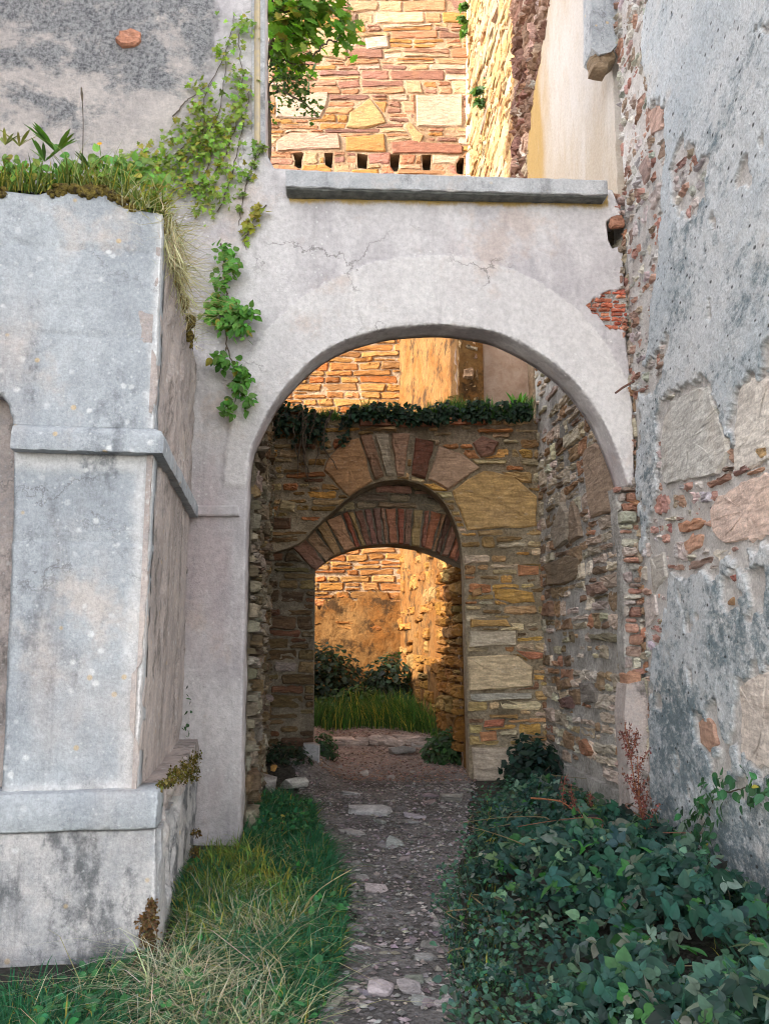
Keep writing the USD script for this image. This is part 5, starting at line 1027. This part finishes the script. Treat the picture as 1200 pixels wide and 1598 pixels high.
# brambles on the right
def bramble():
    rng = RNG(400)
    zone = gpoly([(748, 1660), (715, 1590), (700, 1520), (690, 1450), (712, 1390), (735, 1320), (755, 1262), (800, 1240), (860, 1215), (940, 1245), (1010, 1300), (1200, 1460), (1500, 1900), (800, 2400)])
    zone = zone.intersection(Polygon([(-1, 1.5), (1.95, 1.5), (2.08, 6.9), (1.98, 9.9), (-1, 9.9)]))
    def H(x, y):
        e = np.clip(shapely.distance(shapely.points(x, y), zone.exterior) / .85, 0, 1); return (.06 + .42 * np.sqrt(e)) * (.05 + 1.85 * meshkit.fbm(np.stack([x * 2.4, y * 2.4, 0 * x], -1), 4, 7)) * (.7 + .45 * ss(.6, 1.7, x)) * (1 - .6 * ss(5.2, 7.8, y))
    x0, y0, x1, y1 = zone.bounds; n = 6400; q = np.c_[rng.uniform(x0, x1, n * 4), rng.uniform(2.9, y1, n * 4)]; q = q[shapely.contains_xy(zone, q[:, 0], q[:, 1])]
    gap = meshkit.fbm(np.c_[q * 2.6, np.zeros(len(q))], 3, 17); q = q[(gap > .535) | (rng.random(len(q)) < .11)][:n]; n = len(q)
    hh = H(q[:, 0], q[:, 1]) * rng.uniform(.35, 1.08, n) ** .6; P = np.c_[q, gz(q[:, 0], q[:, 1]) + hh]
    t = Thing('bramble_thicket', 'dark blue green bramble thicket filling the right foreground', 'brambles', (1.3, 5.5, 0))
    canes = []
    for k in range(46):
        a = P[rng.integers(n)]; b = a + np.r_[rng.normal(0, .35, 2), rng.uniform(-.1, .1)]; c = np.array([a[0] + rng.normal(0, .2), a[1] + rng.normal(0, .2), float(gz(a[0], a[1])) - .03]); w = np.vstack([c, (a + c) / 2 + [0, 0, .1], a + [0, 0, .03], b]); canes.append((tube(spline(w, 16), np.linspace(.006, .002, 16), 5), (.17, .14, .08) if rng.random() < .7 else (.20, .09, .06)))
    for k, (c, col) in enumerate(canes): t.part('cane', c, GRASS, col)
    big = ss(.35, .95, P[:, 0]) ; sz = (.016 + .034 * big ** 1.3) * rng.uniform(.45, 1.6, n)
    N = rng.normal(0, .62, (n, 3)) + [-.15, -.55, .8]; az = rng.uniform(0, 6.28, n); T = np.c_[np.cos(az), np.sin(az), rng.normal(-.25, .3, n)]
    dep = np.clip(hh / np.maximum(H(q[:, 0], q[:, 1]), .02), 0, 1); tint = green(rng, n, (.018, .060, .045), .38, .09); lite = rng.random(n) < .16; tint[lite] = green(rng, lite.sum(), (.055, .105, .075), .3, .12); fresh = rng.random(n) < .08; tint[fresh] = green(rng, fresh.sum(), (.035, .13, .035), .2, .1); pale = rng.random(n) < .11; tint[pale] = green(rng, pale.sum(), (.12, .17, .13), .2, .1)
    R_ = frames(N, T)
    def unit(i):
        out = []
        for ang, off, sc in ((0, .25, 1.0), (1.15, .05, .82), (-1.15, .05, .82)):
            d = R_[i][1] * math.cos(ang) + R_[i][0] * math.sin(ang); out.append((P[i] + d * sz[i] * off, R_[i][2] + rng.normal(0, .25, 3), d + rng.normal(0, .2, 3), sz[i] * sc * 1.2 * rng.uniform(.8, 1.15)))
        return out
    U = [unit(i) for i in range(n)]; order = np.argsort(-(sz / P[:, 1]) * (P[:, 1] > 3.75)); near = order[:285]; rest = order[285:]
    for i in near:
        o = U[i]; m, tt = leaves('ovate', [a[0] for a in o], [a[1] for a in o], [a[2] for a in o], [a[3] for a in o], np.repeat(tint[i][None], 3, 0)); t.part('leaf', m, LEAF, tt)
    o = [a for i in rest for a in U[i]]; m, tt = leaves('ovate', [a[0] for a in o], [a[1] for a in o], [a[2] for a in o], [a[3] for a in o], np.repeat(tint[rest], 3, 0)); t.part('foliage', m, LEAF, tt, kind='stuff')
    return zone, H
zone, BH = bramble()
herb('pale small leaved weeds along the path side of the brambles', zone.buffer(.10).difference(zone.buffer(-.75)), 6000, .030, (.045, .105, .070), 411, .20, yellow=.0)
m = ground_grass('', zone.difference(zone.buffer(-.30)), 5200, (.06, .2), (.035, .085, .045), 410, (.004, .009), .06, .9); single('grass', m[0], GRASS, 'grass fringe between the path and the brambles', 'grass', tint=m[1], kind='stuff')
climber('bramble_shoot', 'green bramble shoot reaching across the foot of the stuccoed wall', RS, [(1078, 1262, 9, 9), (1098, 1248, 10, 10), (1120, 1228, 12, 14), (1136, 1222, 9, 10), (1108, 1262, 10, 10), (1090, 1290, 12, 14), (1105, 1300, 12, 14), (1120, 1255, 9, 8), (1168, 1240, 10, 10), (1180, 1236, 8, 8), (1196, 1225, 8, 8), (1100, 1330, 16, 20), (1075, 1320, 12, 14)], .065, (.035, .11, .05), RNG(420), .08, [[(1098, 1350), (1100, 1290), (1112, 1252), (1150, 1234), (1215, 1238)], [(1108, 1270), (1084, 1258)]], .02, 'ovate', .10, 'brambles', srad=.007)
# red dock seed heads
def dock(name, label, pts, seed, side=6):
    rng = RNG(seed); q = spline(np.array(pts), 26); t = Thing(name, label, 'dock', q[0]); t.part('stem', tube(q, np.linspace(.007, .003, 26), 5), DOCK, (.24, .10, .05)); Vs = []; br = []
    for k in range(side): i_ = int(rng.uniform(8, 22)); d = np.r_[rng.normal(0, .05, 2), rng.uniform(.08, .2)]; w = spline(np.array([q[i_], q[i_] + d * .5 + rng.normal(0, .01, 3), q[i_] + d]), 9); br.append(w)
    t.part('side_stems', merge([tube(w, .0025, 4) for w in br]), DOCK, (.24, .09, .06))
    for w in [q[10:]] + br:
        for p in w:
            for _ in range(7): Vs.append(p + rng.normal(0, .013, 3))
    P = np.array(Vs); n = len(P); m, tt = leaves('ovate', P, rng.normal(0, 1, (n, 3)), rng.normal(0, 1, (n, 3)), rng.uniform(.010, .02, n), green(rng, n, (.15, .055, .045), .35, .12)); t.part('seeds', m, DOCK, tt, kind='stuff')
def rs(px, py, Y): return at(px, py, Y)
dock('dock_plant', 'tall red brown dock seed head before the jamb stump', [rs(1018, 1345, 5.9), rs(1008, 1300, 5.95), rs(995, 1245, 5.95), rs(985, 1190, 5.95), rs(975, 1130, 5.95)], 430, 9)
dock('dock_plant', 'shorter red dock spike right of the tall dock seed head', [rs(1018, 1345, 5.88), rs(1006, 1290, 5.9), rs(997, 1240, 5.9), rs(995, 1180, 5.9)], 431, 5)
dock('dock_plant', 'red dock stem lying over the brambles', [rs(828, 1246, 6.6), rs(870, 1250, 6.55), rs(900, 1268, 6.5), rs(935, 1290, 6.4)], 432, 5)
# ------------------------------------------------------------------ loose stones
def rock(c, sx, sy, sz, rng, rot=None):
    P = rng.normal(0, 1, (26, 3)); P /= np.linalg.norm(P, axis=1, keepdims=True); P = np.sign(P) * np.abs(P) ** .55; P *= rng.uniform(.72, 1.0, (26, 1)); P[:, 2] *= 1 - .15 * rng.random(26); hull = ConvexHull(P); v = P * [sx / 2, sy / 2, sz / 2]
    a = rng.uniform(0, 6.28) if rot is None else rot; R = np.array([[math.cos(a), -math.sin(a), 0], [math.sin(a), math.cos(a), 0], [0, 0, 1]]); v = v @ R.T
    v = v + np.outer(v @ np.array([rng.normal(0, .12), rng.normal(0, .12), 0]), [0, 0, 1]); f = hull.simplices.copy(); nn = np.cross(v[f[:, 1]] - v[f[:, 0]], v[f[:, 2]] - v[f[:, 0]]); k = (nn * (v[f].mean(1))).sum(1) < 0; f[k] = f[k][:, ::-1]
    u_, f = np.unique(f, return_inverse=True); return v[u_] + c, f.reshape(-1, 3)
rg = RNG(500)
def loose(px, py, w, d, h, label, tint=(.34, .33, .33), group=None, rot=0.0, name='loose_stone', mat=None, up=.3):
    c = drop(px, py); c[2] += h * up; single(name, rock(c, w, d, h, rg, rot), mat or STONE, label, 'stone', tint=tint, group=group, loc=(c[0], c[1], c[2] - h / 2))
loose(578, 1272, .52, .30, .11, 'long pale flat slab lying across the path', (.40, .40, .40), rot=-.1)
loose(548, 1243, .26, .18, .07, 'flat pale stone just behind the long slab on the path', (.38, .38, .38))
loose(705, 1252, .30, .26, .12, 'grey brown stone right of the path near the brambles', (.24, .23, .21))
loose(628, 1178, .42, .3, .16, 'grey block lying at the threshold of the inner doorway', (.30, .29, .28), rot=.2)
loose(655, 1165, .3, .2, .1, 'flat stone beside the grey block at the threshold', (.28, .26, .24))
loose(458, 1232, .34, .26, .16, 'broken pale lump of render at the left arch jamb', (.42, .42, .39), rot=.4)
loose(418, 1232, .20, .5, .26, 'sloping pale rubble at the foot of the left arch jamb', (.40, .39, .37), rot=.3)
loose(427, 1218, .09, .08, .09, 'small orange stone among the pale rubble by the left jamb', (.46, .26, .08), up=1.4)
loose(462, 1172, .22, .16, .15, 'pale square stone left of the upright stone post', (.32, .34, .33))
loose(505, 1176, .2, .12, .06, 'pale flat stone right of the upright stone post', (.36, .37, .36))
loose(650, 1318, .12, .08, .03, 'thin pale chip on the path beyond the slab', (.34, .33, .33)) if False else None
c = at(486, 1178, 10.22); c[2] = float(gz(c[0], c[1])) - .02; single('stone_post', extrude(Plane(c[0] - .11, c[1], 1, .05), Polygon([(0, -.1), (.21, -.1), (.205, .40), (.13, .425), (.01, .42)]), -.14, .0, .012), SLAB, 'short upright grey stone post at the left of the inner doorway', 'stone post', loc=(c[0], c[1], c[2]))
for k in range(24):
    px = 520 + k * 6.2 + rg.uniform(-4, 4); loose(px, 1161 + rg.uniform(-4, 5), rg.uniform(.16, .42), rg.uniform(.12, .25), rg.uniform(.09, .17), 'flat stone in the broken step across the threshold of the far room', tuple(np.array([.40, .33, .29]) * rg.uniform(.7, 1.2)), 'stones of the broken step')
n_ = 0
while n_ < 190:
    py = 1190 + (1590 - 1190) * rg.random() ** .8; px = rg.uniform(420, 740); p = drop(px, py)
    if not path_poly.buffer(-.03).contains(Point(p[:2])): continue
    w = rg.uniform(.05, .11) * rg.choice([.6, 1, 1, 2.0]) * (1.3 if py < 1330 else .85); loose(px, py, w, w * rg.uniform(.4, .9), min(.06, w * rg.uniform(.2, .4)), 'small grey stone scattered on the gravel path', tuple(np.array([.27, .255, .25]) * rg.uniform(.6, 1.35) * (1 + rg.normal(0, .05, 3))), 'small stones on the path', rg.uniform(0, 3)); n_ += 1
rng = RNG(510); n = 9000; q = np.c_[rng.uniform(-1, 1.2, n * 4), rng.uniform(3.4, 13, n * 4)]; q = q[shapely.contains_xy(path_poly.buffer(.06), q[:, 0], q[:, 1])][:n]; n = len(q)
o = np.array([[1, 0, 0], [-1, 0, 0], [0, 1, 0], [0, -1, 0], [0, 0, 1], [0, 0, -1]], float); of = np.array([[0, 2, 4], [2, 1, 4], [1, 3, 4], [3, 0, 4], [2, 0, 5], [1, 2, 5], [3, 1, 5], [0, 3, 5]])
V = o[None] * rng.uniform(.6, 1.3, (n, 6, 1)) * (rng.uniform(.2, 1, n) ** 2 * .026 + .003)[:, None, None] * np.stack([np.ones(n), rng.uniform(.5, 1, n), rng.uniform(.25, .6, n)], -1)[:, None]
a = rng.uniform(0, 6.28, n); c_, s__ = np.cos(a)[:, None], np.sin(a)[:, None]; V = np.stack([V[..., 0] * c_ - V[..., 1] * s__, V[..., 0] * s__ + V[..., 1] * c_, V[..., 2]], -1)
V += np.c_[q, gz(q[:, 0], q[:, 1]) + .022][:, None]; tt = np.array([.26, .24, .235])[None] * rng.uniform(.35, 1.4, (n, 1)) * (1 + rng.normal(0, .06, (n, 3)))
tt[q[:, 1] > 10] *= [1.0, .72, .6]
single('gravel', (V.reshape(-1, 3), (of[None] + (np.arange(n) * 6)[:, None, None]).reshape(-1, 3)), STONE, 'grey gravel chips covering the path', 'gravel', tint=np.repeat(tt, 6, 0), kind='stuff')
